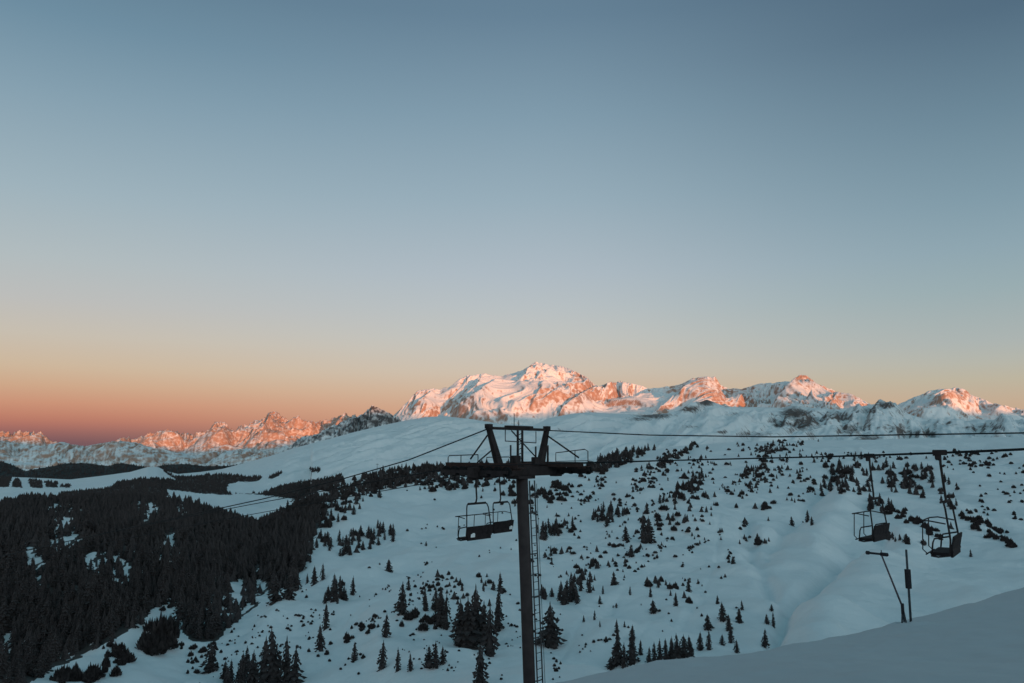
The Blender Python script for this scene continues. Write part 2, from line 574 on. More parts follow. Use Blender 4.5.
def make_drop(A_axis, Ygrid, Egrid):
    """Returns f(px, py) -> (x, Y, z) of the first ground point of that sheet along the pixel's ray, or None."""
    Emax = np.maximum.accumulate(Egrid, axis=0)

    def f(px, py):
        a, e_ = ae(px, py)
        c = np.interp(a, A_axis, np.arange(len(A_axis)))
        i = int(min(max(c, 0), len(A_axis) - 2)); t = c - i
        ec = Emax[:, i] * (1 - t) + Emax[:, i + 1] * t
        yc = Ygrid[:, i] * (1 - t) + Ygrid[:, i + 1] * t
        if e_ > ec[-1] or e_ < ec[0]:
            return None
        k = int(np.searchsorted(ec, e_))
        if k == 0:
            Yv = yc[0]
        else:
            u = (e_ - ec[k - 1]) / max(ec[k] - ec[k - 1], 1e-9)
            Yv = yc[k - 1] + u * (yc[k] - yc[k - 1])
        return float(a * Yv), float(Yv), float(e_ * Yv)
    return f


on_hill = make_drop(acol, Yh, Eh)

# ------------------------------------------------------------------ terrain: smooth snow ridge and plateau behind the bowl
ridge_top = [(-250, 481, 4200), (-40, 480, 4200), (0, 479, 4200), (12, 477, 4200), (40, 478, 4200), (70, 479.5, 4200), (100, 476, 4300), (130, 472, 4400), (148, 467, 4500), (158, 467, 4500),
             (166, 471, 4600), (178, 474, 4700), (200, 472, 5200), (222, 469, 5600), (245, 463, 5800), (270, 456, 5900), (300, 446.5, 6000), (325, 440, 6000),
             (350, 433, 6000), (380, 426, 6000), (400, 421.5, 6000), (425, 417, 5800), (445, 416, 5600), (470, 419, 5400), (500, 424, 5200), (535, 425, 5200), (548, 418, 5400), (570, 414, 5500),
             (589, 412, 5500), (620, 414, 5400), (644, 415, 5300), (671, 413, 5300), (685, 408, 5300), (700, 402, 5300), (707, 399.5, 5200), (716, 403, 5200), (726, 407, 5200), (760, 407, 5000), (782, 408, 5000), (793, 405, 5000),
             (806, 407, 5000), (825, 409, 5000), (845, 410, 5000), (873, 404, 5200), (887, 402.7, 5200), (896, 406, 5200), (908, 414, 5200), (920, 418, 5200), (934, 422, 5200), (955, 423, 5200),
             (978, 419, 5200), (1000, 421, 5200), (1024, 421, 5200), (1300, 418, 5200)]
rt = np.array(ridge_top, float)
rta, rte = ae(rt[:, 0], rt[:, 1])
pxs2 = np.arange(-200, 1230, 1.5)
ac2 = (pxs2 - 512.0) / FPX
s2 = np.concatenate([np.linspace(0, 1.0, 280), np.linspace(1.0, 1.3, 20)[1:]])
A2, S2 = np.meshgrid(ac2, s2)
et2 = np.interp(A2, rta, rte)
Yt2 = np.interp(A2, rta, rt[:, 2])
hb = np.interp(A2, hta, hte)
# plateau on the left is seen from y=515 up; elsewhere the sheet starts just behind the bowl's rim
eb2 = np.minimum(hb, ae(0, 505)[1]) - 0.03
eb2 = np.where(A2 > -0.25, hb - 0.02, eb2)
Yb2 = np.interp(A2, hta, ht[:, 2]) * 1.12
Y2 = Yb2 * (Yt2 / Yb2) ** S2
k_ = np.interp(A2, [-0.5, -0.3, -0.1, 1], [1.25, 1.25, 1.15, 1.2])
g2 = 1 - np.clip(1 - S2, 0, None) ** k_
e2 = eb2 + (et2 - eb2) * g2
e2 = np.where(S2 > 1, (et2 * Yt2 - 0.3 * (Y2 - Yt2)) / Y2, e2)
X2 = A2 * Y2
P2, Q2 = pix(A2, e2)
right = np.clip((P2 - 680) / 120, 0, 1)
fall = np.clip((1.0 - S2) * 5, 0.03, 1)
# shallow ribs running down the ridge, stronger and rockier on the right
dz2 = 20 * np.clip((P2 - 200) / 120, .3, 1) * fbm(X2 / 600, Y2 / 900, 3, 61) + 60 * np.clip((P2 - 240) / 120, .1, 1) * fbm((X2 - 0.5 * Y2) / 150, (Y2 + 0.4 * X2) / 1500, 4, 63) + 5 * fbm(X2 / 60, Y2 / 140, 3, 64)
dz2 = dz2 - 34 * np.clip((P2 - 240) / 120, 0, 1) * np.clip(ridged((X2 - .55 * Y2) / 420, (Y2 + .4 * X2) / 5200, 2, 91) - .62, 0, 1) / .38
dz2 = dz2 + 16 * np.clip((P2 - 560) / 120, 0, 1) * (ridged((X2 - .2 * Y2) / 260, Y2 / 800, 4, 93) - .4)
dz2 = dz2 + right * np.clip((436 - Q2) / 12, 0, 1) * (70 * (ridged((X2 + .3 * Y2) / 420, Y2 / 900, 5, 66) - .45) + 14 * fbm(X2 / 60, Y2 / 80, 3, 67))
Z2 = e2 * Y2 + dz2 * fall * np.clip(S2 * 6, 0, 1)
E2 = Z2 / Y2
P2, Q2 = pix(A2, E2)
# rock outcrops: (px, py, rx, ry, strength)
ROCKS2 = [(795, 413, 17, 6, 1.0), (805, 423, 16, 9, .85), (835, 416, 14, 6, .7), (885, 405, 9, 4, .9), (868, 411, 12, 4, .6), (706, 402, 9, 4, 1.0), (690, 409, 12, 3.5, .9), (655, 416, 22, 3.0, .85),
          (640, 419, 14, 2.2, .7), (780, 424, 10, 5, .7), (850, 430, 16, 6, .7), (868, 440, 16, 7, .9), (890, 428, 12, 5, .6), (760, 434, 24, 3, .6), (950, 424, 8, 3, .5), (905, 432, 12, 5, .6), (980, 428, 20, 3, .55), (925, 434, 18, 3, .5),
          (735, 414, 8, 2, .5), (560, 430, 6, 2, .5), (690, 427, 8, 2, .6), (722, 432, 7, 1.6, .8)]
rk2 = np.zeros_like(X2)
for cx, cy, rx, ry, st in ROCKS2:
    rk2 = np.maximum(rk2, st * np.exp(-(((P2 - cx) / rx) ** 2 + ((Q2 - cy) / ry) ** 2) * 0.8))
gy, gx = np.gradient(Z2)
dY = np.gradient(Y2, axis=0); dX = np.gradient(X2, axis=1)
steep = np.abs(gx / np.maximum(dX, 1e-6))
rk2 = rk2 + np.clip((steep - 0.5) * 0.9, 0, .5) * right
rk2 = rk2 + 0.17 * ridged(P2 / 14 + Q2 / 9, Q2 / 7, 4, 70) * right * np.clip((440 - Q2) / 10, 0, 1) - 0.12 * right
PLATEAU_WOODS = [
    [(162, 470), (172, 475), (186, 477), (205, 475), (222, 474), (246, 477), (243, 481), (228, 484), (226, 491), (232, 495), (208, 494), (180, 491), (160, 488), (140, 486), (110, 487), (118, 482), (135, 479), (160, 479), (176, 480), (170, 476)],
    [(12, 487), (14, 480), (20, 480), (22, 488)], [(28, 480), (41, 480), (42, 488), (31, 487)], [(44, 481), (58, 483), (57, 488), (46, 487)], [(60, 485), (71, 485), (70, 488), (60, 487)],
    [(232, 494), (262, 493), (280, 486), (300, 482), (320, 480), (342, 474), (344, 486), (322, 494), (304, 500), (280, 497), (256, 494)],
    [(237, 477), (262, 477), (258, 481), (240, 482)], [(268, 477), (282, 472), (279, 476), (270, 479)], [(310, 469), (322, 468), (320, 472), (311, 472)],
    [(0, 474), (12, 477), (8, 487), (-220, 487), (-220, 476)], [(50, 502), (62, 492), (80, 490.5), (110, 488), (130, 482.5), (150, 479), (175, 480), (166, 491), (172, 502)]]


def woods2(px, py):
    m = np.zeros(np.shape(px), bool)
    for p in PLATEAU_WOODS:
        m |= in_poly(px, py, p)
    return m


fl2 = woods2(P2 + 1.5 * fbm(X2 / 60, Y2 / 60, 3, 81), Q2 + 0.8 * fbm(X2 / 60, Y2 / 60, 3, 83)).astype(float)
fl2 = np.where(S2 > 1, 0, fl2)
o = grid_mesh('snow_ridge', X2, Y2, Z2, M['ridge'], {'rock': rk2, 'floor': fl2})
tag(o, kind='structure')
on_ridge = make_drop(ac2, Y2, E2)


# ------------------------------------------------------------------ terrain: forested hills and far mountains
def range_sheet(name, pxa, pxb, step, skyline, ridge_d, front, back, zbase, amp, wave, seed, mat, rock_spots=(), rock_base=0.0, floor=0.0, rows=240, jag=0.0, prof=1.3, spurs=(), spiky=0.0, gain=.52, slope_k=0.55):
    px_ = np.arange(pxa, pxb, step)
    ac = (px_ - 512.0) / FPX
    sk = np.array(skyline, float)
    sa, se = ae(sk[:, 0], sk[:, 1])
    es = np.interp(ac, sa, se) + jag / FPX * (fbm(px_ / 7.0, px_ * 0 + seed, 4, seed) + spiky * (ridged(px_ / 6.0, px_ * 0 + seed * .37, 3, seed + 3) - .45))
    Dr = smooth_interp(ridge_d, px_)
    u = np.concatenate([-(np.linspace(1, 0, int(rows * .8)) ** 1.25), np.linspace(0, 1, int(rows * .2))[1:]])
    Aa, U = np.meshgrid(ac, u)
    D = Dr[None, :] + np.where(U < 0, U * front, U * back)
    Xx = Aa * D
    wx = Xx + wave * .35 * fbm(Xx / wave, D / wave, 3, seed + 31)
    wy = D + wave * .35 * fbm(Xx / wave, D / wave, 3, seed + 37)
    base = np.clip(1 - np.abs(U), 0, 1) ** prof
    rg = ridged(wx / wave, wy / (wave * 1.7), 7, seed, gain)
    fl_ = fbm((wx) / (wave * .16), wy / (wave * .55), 4, seed + 11)
    q = base * 0.9 + 0.02 + amp * (rg - .4) * (0.3 + .9 * base) * np.clip(np.abs(U) * 5 + .25, 0, 1) + amp * .15 * fl_ * base + amp * .05 * fbm(wx / (wave * .06), wy / (wave * .2), 3, seed + 13) * base
    q = np.maximum(q, 0.01)
    k = ((es[None, :] * D - zbase) / q)
    kk = np.where(np.abs(U) < .55, k, 1e12).min(axis=0)
    ksz = int(14 / step)
    ker = np.exp(-(np.arange(-2 * ksz, 2 * ksz + 1) / ksz) ** 2); ker /= ker.sum()
    kk = np.convolve(np.pad(kk, 2 * ksz, mode='edge'), ker, mode='valid')
    Z = zbase + kk[None, :] * q
    for it in range(4):
        Ee = Z / D
        dl = es - Ee.max(axis=0)
        if it < 2:
            dl = np.convolve(np.pad(dl, 2 * ksz, mode='edge'), ker, mode='valid')
        Z = Z + dl[None, :] * D * np.exp(-(U / (.30 if it < 2 else .06)) ** 2)
    Ee = Z / D
    Pp, Qq = pix(Aa, Ee)
    for line, hpx, wl_, wr_ in spurs:                    # named spurs: abrupt on the left, easing off to the right
        ln = np.array(line, float)
        ln = ln[np.argsort(ln[:, 1])]
        sx_ = np.interp(Qq, ln[:, 1], ln[:, 0]) + 2.0 * fbm(Qq / 5, Qq * 0 + hpx, 3, 501)
        d_ = Pp - sx_
        pr_ = np.clip((d_ + wl_) / wl_, 0, 1)
        pr_ = pr_ * pr_ * (3 - 2 * pr_) * np.exp(-np.maximum(d_, 0) / wr_)
        win = np.clip((Qq - ln[0, 1] + 3) / 4, 0, 1) * np.clip((ln[-1, 1] + 5 - Qq) / 6, 0, 1)
        Z = Z + hpx * D / FPX * pr_ * win * (U < .02)
    if len(spurs):
        for it in range(4):
            Ee = Z / D
            dl = es - Ee.max(axis=0)
            if it < 2:
                dl = np.convolve(np.pad(dl, 2 * ksz, mode='edge'), ker, mode='valid')
            Z = Z + dl[None, :] * D * np.exp(-(U / (.30 if it < 2 else .06)) ** 2)
        Ee = Z / D
        Pp, Qq = pix(Aa, Ee)
    dZx = np.gradient(Z, axis=1) / np.maximum(np.gradient(Xx, axis=1), 1e-6)
    dZy = np.gradient(Z, axis=0) / np.gradient(D, axis=0)
    sl = np.hypot(dZx, dZy)
    rock = rock_base + slope_k * (sl - .75) + .3 * (ridged(Pp / 16 + 20, Qq / 11, 4, seed + 51) - .5) + .30 * fbm(Pp / 2.6 + Qq / 14, Qq / 10, 3, seed + 57)
    for cx, cy, rx, ry, st in rock_spots:
        rock = rock + st * np.exp(-(((Pp - cx) / rx) ** 2 + ((Qq - cy) / ry) ** 2))
    rock = np.clip(rock, -.3, .74)
    ob = grid_mesh(name, Xx, D, Z, mat, {'rock': rock, 'floor': np.full_like(Xx, floor)})
    tag(ob, kind='structure')
    return dict(ac=ac, D=D, E=Ee, Z=Z, X=Xx, P=Pp, Q=Qq)


hills_line = [(-250, 458), (-60, 460), (0, 461), (10, 464), (25, 471), (45, 467.5), (65, 463.5), (85, 463), (108, 466), (122, 463), (136, 465.5), (150, 468), (160, 466), (168, 464.5), (185, 464),
              (205, 466), (225, 466), (245, 464), (270, 461), (300, 455), (340, 452)]
hills = range_sheet('forested_hills', -210, 335, 1.5, hills_line, [(-250, 7600), (340, 7600)], 1900, 1200, -420, .10, 900, 101, M['wood_hill'], floor=1.0, rock_base=-1, rows=90, jag=.3)

low_line = [(-250, 440), (-100, 442), (-20, 440), (0, 441), (20, 445), (44, 446), (55, 443), (63, 441.5), (72, 444.5), (85, 446), (100, 443.5), (112, 441.5), (124, 441), (137, 443), (150, 447), (165, 450), (180, 453), (200, 455),
            (225, 451), (250, 448.5), (270, 452), (300, 457), (340, 462)]
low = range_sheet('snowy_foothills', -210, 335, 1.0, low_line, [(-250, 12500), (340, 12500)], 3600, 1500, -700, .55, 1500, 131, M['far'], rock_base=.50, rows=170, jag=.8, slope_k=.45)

spire_line = [(-250, 431), (-120, 427), (-60, 433), (-20, 429), (0, 431), (8, 433), (15, 432), (23, 432), (41, 433), (44, 438), (53, 442), (63, 445), (76, 447), (102, 446), (114, 442), (119, 440), (124, 437), (137, 439), (147, 435), (157, 433), (168, 429.5), (178, 433), (188, 434.6), (201, 433),
              (211, 429.5), (214.6, 423), (221, 422), (228.5, 428), (236, 429.5), (244, 425.7), (252.7, 422), (263, 420), (268, 415), (273, 411), (280.6, 415), (288, 420), (298, 416.5),
              (306, 421), (316, 423.6), (329, 420), (341.6, 416.5), (349, 416), (362, 416), (380, 420), (410, 430), (450, 440)]
spires = range_sheet('spired_mountains', -210, 430, .75, spire_line, [(-250, 26000), (100, 27000), (450, 26000)], 9000, 3000, -900, .5, 2300, 151, M['far'], rock_base=.56, rows=230, spurs=[([(273, 411), (262, 434)], 4, 3, 18), ([(218, 422), (208, 438)], 3, 3, 15), ([(298, 416), (292, 432)], 3, 3, 15), ([(342, 417), (330, 434)], 3, 3, 15)], jag=1.8, spiky=2.6, slope_k=.35,
                     rock_spots=[(273, 425, 10, 10, .3), (215, 432, 8, 8, .25), (330, 428, 20, 8, .35), (10, 436, 16, 4, .3), (130, 443, 30, 4, .2)])

dark_line = [(255, 462), (275, 455), (291, 446), (301, 437), (312, 436), (324, 430), (337, 424), (349, 418), (362, 415), (367, 410), (373, 404.5), (378, 408), (382, 410), (390, 413), (397, 418), (410, 428), (430, 440), (450, 450)]
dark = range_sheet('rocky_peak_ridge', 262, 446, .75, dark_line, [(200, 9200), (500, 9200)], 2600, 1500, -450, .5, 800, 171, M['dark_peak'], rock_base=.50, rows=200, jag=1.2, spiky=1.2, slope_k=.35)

massif_line = [(355, 446), (370, 438), (385, 424), (395, 414), (400, 409.7), (407.6, 402), (412, 396), (418, 390.6), (433, 388), (440, 389), (448, 388), (456, 381.7), (462, 377.5), (468.5, 375.4), (476, 374.5), (484, 373.4), (494, 375.4),
               (502, 375.8), (510, 374), (520, 371), (529, 367), (533, 363), (536, 361.6), (543, 363.5), (551, 364.6), (560, 366), (570, 368.7), (577, 372), (584, 375.5), (589, 379), (593.5, 383.7), (600, 386), (608, 384.5), (619.5, 381), (633, 383.7),
               (642, 386), (649.5, 389), (659, 387.5), (668.7, 386.5), (679, 384.5), (688, 381), (693, 378), (699, 377), (707, 376.5), (715, 377), (720.6, 385), (729, 389), (735, 388), (742.5, 389), (752, 386), (756.6, 384), (775, 382.5), (793, 380.5), (796, 377), (799.6, 375.5),
               (806.6, 375), (811, 379), (815, 382.7), (826, 387), (837, 391.6), (851, 394), (860, 398), (867.6, 402.7), (876, 406), (887, 404.5), (895, 405.5), (906, 401), (914, 397), (923, 394), (930, 391), (939.7, 389), (950, 388.5), (962, 387.4), (966, 390),
               (970, 394), (981, 398.5), (988, 401), (995, 404), (1012, 407), (1024, 409.6), (1060, 412), (1100, 404), (1150, 408), (1250, 412)]
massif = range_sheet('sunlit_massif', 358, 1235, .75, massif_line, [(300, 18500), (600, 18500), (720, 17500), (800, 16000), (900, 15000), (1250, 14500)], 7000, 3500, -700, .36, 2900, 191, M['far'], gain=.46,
                     rock_base=.04, rows=360, spurs=[([(497, 384), (478, 398), (460, 410)], 7, 5, 40), ([(620, 381), (590, 398), (562, 416)], 9, 6, 45), ([(697, 378), (682, 394)], 5, 4, 25), ([(757, 385), (748, 402)], 4, 3, 30), ([(801, 376), (786, 394), (774, 410)], 7, 5, 30), ([(842, 392), (830, 408)], 5, 4, 25), ([(934, 390), (902, 412)], 6, 5, 50), ([(437, 389), (415, 408)], 4, 4, 25), ([(545, 385), (533, 408)], 4, 4, 30)], jag=1.0, slope_k=.75, prof=1.15,
                     rock_spots=[(582, 380, 13, 12, .55), (538, 390, 12, 14, .4), (570, 398, 18, 7, .45), (525, 405, 14, 8, .25), (612, 400, 12, 8, .35), (700, 385, 14, 8, .5), (680, 398, 14, 8, .3), (720, 395, 10, 6, .3),
                                 (806, 379, 12, 5, .8), (845, 397, 22, 5, .5), (425, 400, 14, 8, .3), (458, 400, 12, 9, .35), (400, 412, 12, 7, .3), (960, 393, 22, 6, .5), (1000, 410, 26, 6, .4), (930, 400, 16, 7, .25),
                                 (550, 372, 16, 7, -.6), (625, 388, 16, 6, -.5), (480, 380, 16, 6, -.4), (775, 392, 24, 8, -.25), (520, 380, 14, 8, -.5), (500, 405, 24, 8, -.3), (930, 410, 40, 6, -.35), (660, 395, 14, 5, -.3)])

# ------------------------------------------------------------------ terrain: unseen mountain added behind the viewer, towards the sunset, to cast shadow
# its crest line is solved from the shadow edge wanted on the far mountains
SH_DIST = 6000.0
h_perp = np.array([-SUN_H[1], SUN_H[0]])
shade_pts = []
for sheet, pts in ((spires, [(0, 438), (23, 441), (41, 441), (130, 445), (160, 448), (190, 450), (215, 449), (240, 448), (270, 446), (290, 444), (310, 439), (330, 434)]),
                   (massif, [(400, 419), (430, 415), (455, 414), (490, 418), (520, 422), (545, 416), (560, 411), (590, 408), (620, 411), (650, 411), (680, 407), (700, 403), (740, 404), (775, 405), (800, 402), (840, 406), (880, 412), (900, 413), (940, 417), (980, 414), (1024, 415), (1100, 414)])):
    drop = make_drop(sheet['ac'], sheet['D'], sheet['E'])
    for p, q in pts:
        r = drop(p, q)
        if r is None:
            continue
        x_, y_, z_ = r
        w_ = x_ * SUN_H[0] + y_ * SUN_H[1]
        v_ = x_ * h_perp[0] + y_ * h_perp[1]
        shade_pts.append((v_, z_ + (SH_DIST - w_) * math.tan(SUN_EL)))
shade_pts.sort()
sp = np.array(shade_pts)
vv = np.linspace(-26000, 34000, 460)
hh = np.zeros_like(vv)
for i, v in enumerate(vv):
    w_ = np.exp(-((sp[:, 0] - v) / 900.0) ** 2) + 1e-9 * np.exp(-np.abs(sp[:, 0] - v) / 3000)
    hh[i] = (w_ * sp[:, 1]).sum() / w_.sum()
hh += 25 * fbm(vv / 900, vv * 0, 4, 211)
uu = np.concatenate([-(np.linspace(1, 0, 40) ** 1.2), np.linspace(0, 1, 30)[1:]])
V, U = np.meshgrid(vv, uu)
W = SH_DIST + np.where(U < 0, U * 4600, U * 4000)
Zs = -300 + (hh[None, :] + 300) * np.clip(1 - np.abs(U), 0, 1) ** 1.2
Zs = Zs + 60 * (fbm(V / 1500, W / 1500, 4, 215)) * np.clip(np.abs(U) * 4, 0, 1) * (1 - np.abs(U))
Xs = W * SUN_H[0] + V * h_perp[0]
Ys = W * SUN_H[1] + V * h_perp[1]
o = grid_mesh('shadow_casting_mountain', Xs, Ys, Zs, M['far'], {'rock': np.full_like(Xs, .25), 'floor': np.zeros_like(Xs)})
tag(o, kind='structure')
# valley floor under everything, out to the horizon
gx_ = np.linspace(-70000, 70000, 120)
GX, GY = np.meshgrid(gx_, gx_)
GR = np.hypot(GX, GY)
o = grid_mesh('ground', GX, GY, -950 + 0 * GX + 60 * fbm(GX / 6000, GY / 6000, 3, 301), M['far'], {'rock': np.full_like(GX, .1), 'floor': np.zeros_like(GX)})
tag(o, kind='structure')


# ------------------------------------------------------------------ trees
def spruce(seed, width=0.2, tiers=12, per=9, low=0.05):
    """A unit-high spruce: vertices, triangles, material index (0 needles, 1 bark). Drooping branch sprays in tiers round a stem."""
    r = random.Random(seed)
    V, F, MI = [], [], []
    lean = (r.uniform(-.05, .05), r.uniform(-.05, .05))
    pw, thin, side = r.uniform(.55, .85), r.uniform(.05, .22), r.uniform(0, 6.28)

    def tri(a, b, c, m=0):
        k = len(V)
        V.extend((a, b, c)); F.append((k, k + 1, k + 2)); MI.append(m)

    def pt(ang, rad, h):
        return (math.cos(ang) * rad + lean[0] * h, math.sin(ang) * rad + lean[1] * h, h)
    for i in range(tiers):
        t = i / (tiers - 1)
        h = low + (0.95 - low) * t ** 0.9
        rad = (width * (1 - t) ** pw + 0.012) * r.uniform(.85, 1.12)
        if i == 0:
            rad *= .8
        for j in range(per):
            if r.random() < thin:
                continue
            ang = 2 * math.pi * (j + r.uniform(-.3, .3) + i * .37) / per
            rr = rad * r.uniform(.62, 1.18) * (1 + .16 * math.cos(ang - side))
            dr = r.uniform(.03, .075)
            w = .42 * r.uniform(.8, 1.2)
            root = pt(ang, 0.004, h + .03)
            lf, rt_, tip = pt(ang - w, rr * .62, h - dr * .4), pt(ang + w, rr * .62, h - dr * .4), pt(ang, rr, h - dr)
            tri(root, lf, tip); tri(root, tip, rt_)
            dn = pt(ang + r.uniform(-.1, .1), rr * .72, h - dr - r.uniform(.03, .06))
            tri(lf, dn, tip); tri(tip, dn, rt_)
    for j in range(7):                                   # dense inner foliage
        a0, a1 = 2 * math.pi * j / 7, 2 * math.pi * (j + 1) / 7
        tri(pt(a0, width * .42, low), pt(a1, width * .42, low), pt(a0, .0, .97))
    tri(pt(0, .012, .93), pt(2.1, .012, .93), pt(0, 0, 1.0)); tri(pt(4.2, .012, .93), pt(0, .012, .93), pt(0, 0, 1.0))
    TV, TF = [], []
    for j in range(6):
        a0, a1 = 2 * math.pi * j / 6, 2 * math.pi * (j + 1) / 6
        k = len(TV)
        TV += [pt(a0, .016, -.03), pt(a1, .016, -.03), pt(a0, .009, .5), pt(a1, .009, .5)]
        TF += [(k, k + 1, k + 3), (k, k + 3, k + 2)]
    return (np.array(V), np.array(F)), (np.array(TV), np.array(TF))


def bushy(seed, width=.45):
    """A unit-high wide bush or stunted tree: many upright leafy sprays leaning outwards from one base."""
    r = random.Random(seed)
    V, F = [], []
    for i in range(60):
        ang = r.uniform(0, 2 * math.pi)
        rad = width * math.sqrt(r.random())
        h = (1 - .75 * (rad / width) ** 2) * r.uniform(.6, 1.0)
        b = (math.cos(ang) * rad * .7, math.sin(ang) * rad * .7)
        for q in range(3):
            a2 = r.uniform(0, 2 * math.pi); w = r.uniform(.08, .15)
            k = len(V)
            V += [(b[0] - math.cos(a2) * w, b[1] - math.sin(a2) * w, h * .1), (b[0] + math.cos(a2) * w, b[1] + math.sin(a2) * w, h * .25),
                  (math.cos(ang) * rad * 1.1, math.sin(ang) * rad * 1.1, h)]
            F.append((k, k + 1, k + 2))
    return np.array(V), np.array(F)


def far_spruce(seed, width=.22):
    r = random.Random(seed)
    V, F = [], []
    for lo, hi, w in ((.0, .55, 1.0), (.28, .8, .72), (.55, 1.0, .42)):
        n = 6
        for j in range(n):
            a0, a1 = 2 * math.pi * j / n + lo * 3, 2 * math.pi * (j + 1) / n + lo * 3
            w0, w1 = width * w * r.uniform(.7, 1.2), width * w * r.uniform(.7, 1.2)
            k = len(V)
            V += [(math.cos(a0) * w0, math.sin(a0) * w0, lo + r.uniform(-.03, .05)), (math.cos(a1) * w1, math.sin(a1) * w1, lo + r.uniform(-.03, .05)), (0, 0, hi)]
            F.append((k, k + 1, k + 2))
    return np.array(V), np.array(F)


SPRUCE = [spruce(11 + i, [.21, .25, .28, .23, .31, .19, .26, .22, .34, .24][i], 11 + i % 4, 9, .02 + .012 * (i % 5)) for i in range(10)]
FAR = [far_spruce(50 + i, .25 + .03 * i) for i in range(6)]
BUSH = [bushy(80 + i, .36 + .07 * i) for i in range(4)]
CROWN_ME = [tri_mesh('spruce_crown', c[0], c[1], [M['needle']]) for c, t in SPRUCE]
TRUNK_ME = [tri_mesh('spruce_trunk', t[0], t[1], [M['bark']]) for c, t in SPRUCE]
ONE_ME = [tri_mesh('spruce', np.vstack([c[0], t[0]]), np.vstack([c[1], t[1] + len(c[0])]), [M['needle'], M['bark']], [0] * len(c[1]) + [1] * len(t[1])) for c, t in SPRUCE]
BUSH_ME = [tri_mesh('bush', v, f, [M['needle']]) for v, f in BUSH]


def crest_py(px):
    return np.interp(px, [c[0] for c in crest_px], [c[1] for c in crest_px])


def place(px, py, drop):
    r = drop(px, py)
    if r is None or py > crest_py(px) + 1.5:
        return None
    return r


def merged(name, items, mat):
    """One mesh of many plants: items are (x, y, z, height, width factor, proto verts, proto faces)."""
    vs_, fs_, k = [], [], 0
    for x, y, z, h, wf, pv, pf in items:
        an = random.uniform(0, 6.283)
        c, s_ = math.cos(an) * h * wf, math.sin(an) * h * wf
        v = np.empty_like(pv)
        v[:, 0] = pv[:, 0] * c - pv[:, 1] * s_ + x
        v[:, 1] = pv[:, 0] * s_ + pv[:, 1] * c + y
        v[:, 2] = pv[:, 2] * h + z - .02 * h
        vs_.append(v); fs_.append(pf + k); k += len(pv)
    o = bpy.data.objects.new(name, tri_mesh(name, np.vstack(vs_), np.vstack(fs_), [mat]))
    COL.objects.link(o)
    return o


def tree_thing(px, py, hpx, label, group=None, kind='spruce', wf=1.0, parts=None):
    r = place(px, py, on_hill)
    if r is None:
        return None
    x, y, z = r
    h = hpx * y / FPX
    i = random.randrange(10)
    rz = random.uniform(0, 6.283)
    tl = random.uniform(-.05, .05)
    if kind == 'bush':
        o = bpy.data.objects.new('bush', random.choice(BUSH_ME))
        COL.objects.link(o)
        o.location = (x, y, z - .02 * h); o.rotation_euler = (tl, 0, rz); o.scale = (h * wf, h * wf, h)
        return tag(o, label, 'bush', group)
    if hpx >= 15:
        o = empty('spruce_tree', (x, y, z - .02 * h))
        o.rotation_euler = (tl, 0, rz)
        o.scale = (h * wf, h * wf, h)
        for nm, me in (('crown', CROWN_ME[i]), ('trunk', TRUNK_ME[i])):
            c = bpy.data.objects.new(nm, me); COL.objects.link(c); c.parent = o
    else:
        o = bpy.data.objects.new('spruce_tree', ONE_ME[i])
        COL.objects.link(o)
        o.location = (x, y, z - .02 * h); o.rotation_euler = (tl, 0, rz); o.scale = (h * wf, h * wf, h)
    return tag(o, label, 'tree', group)


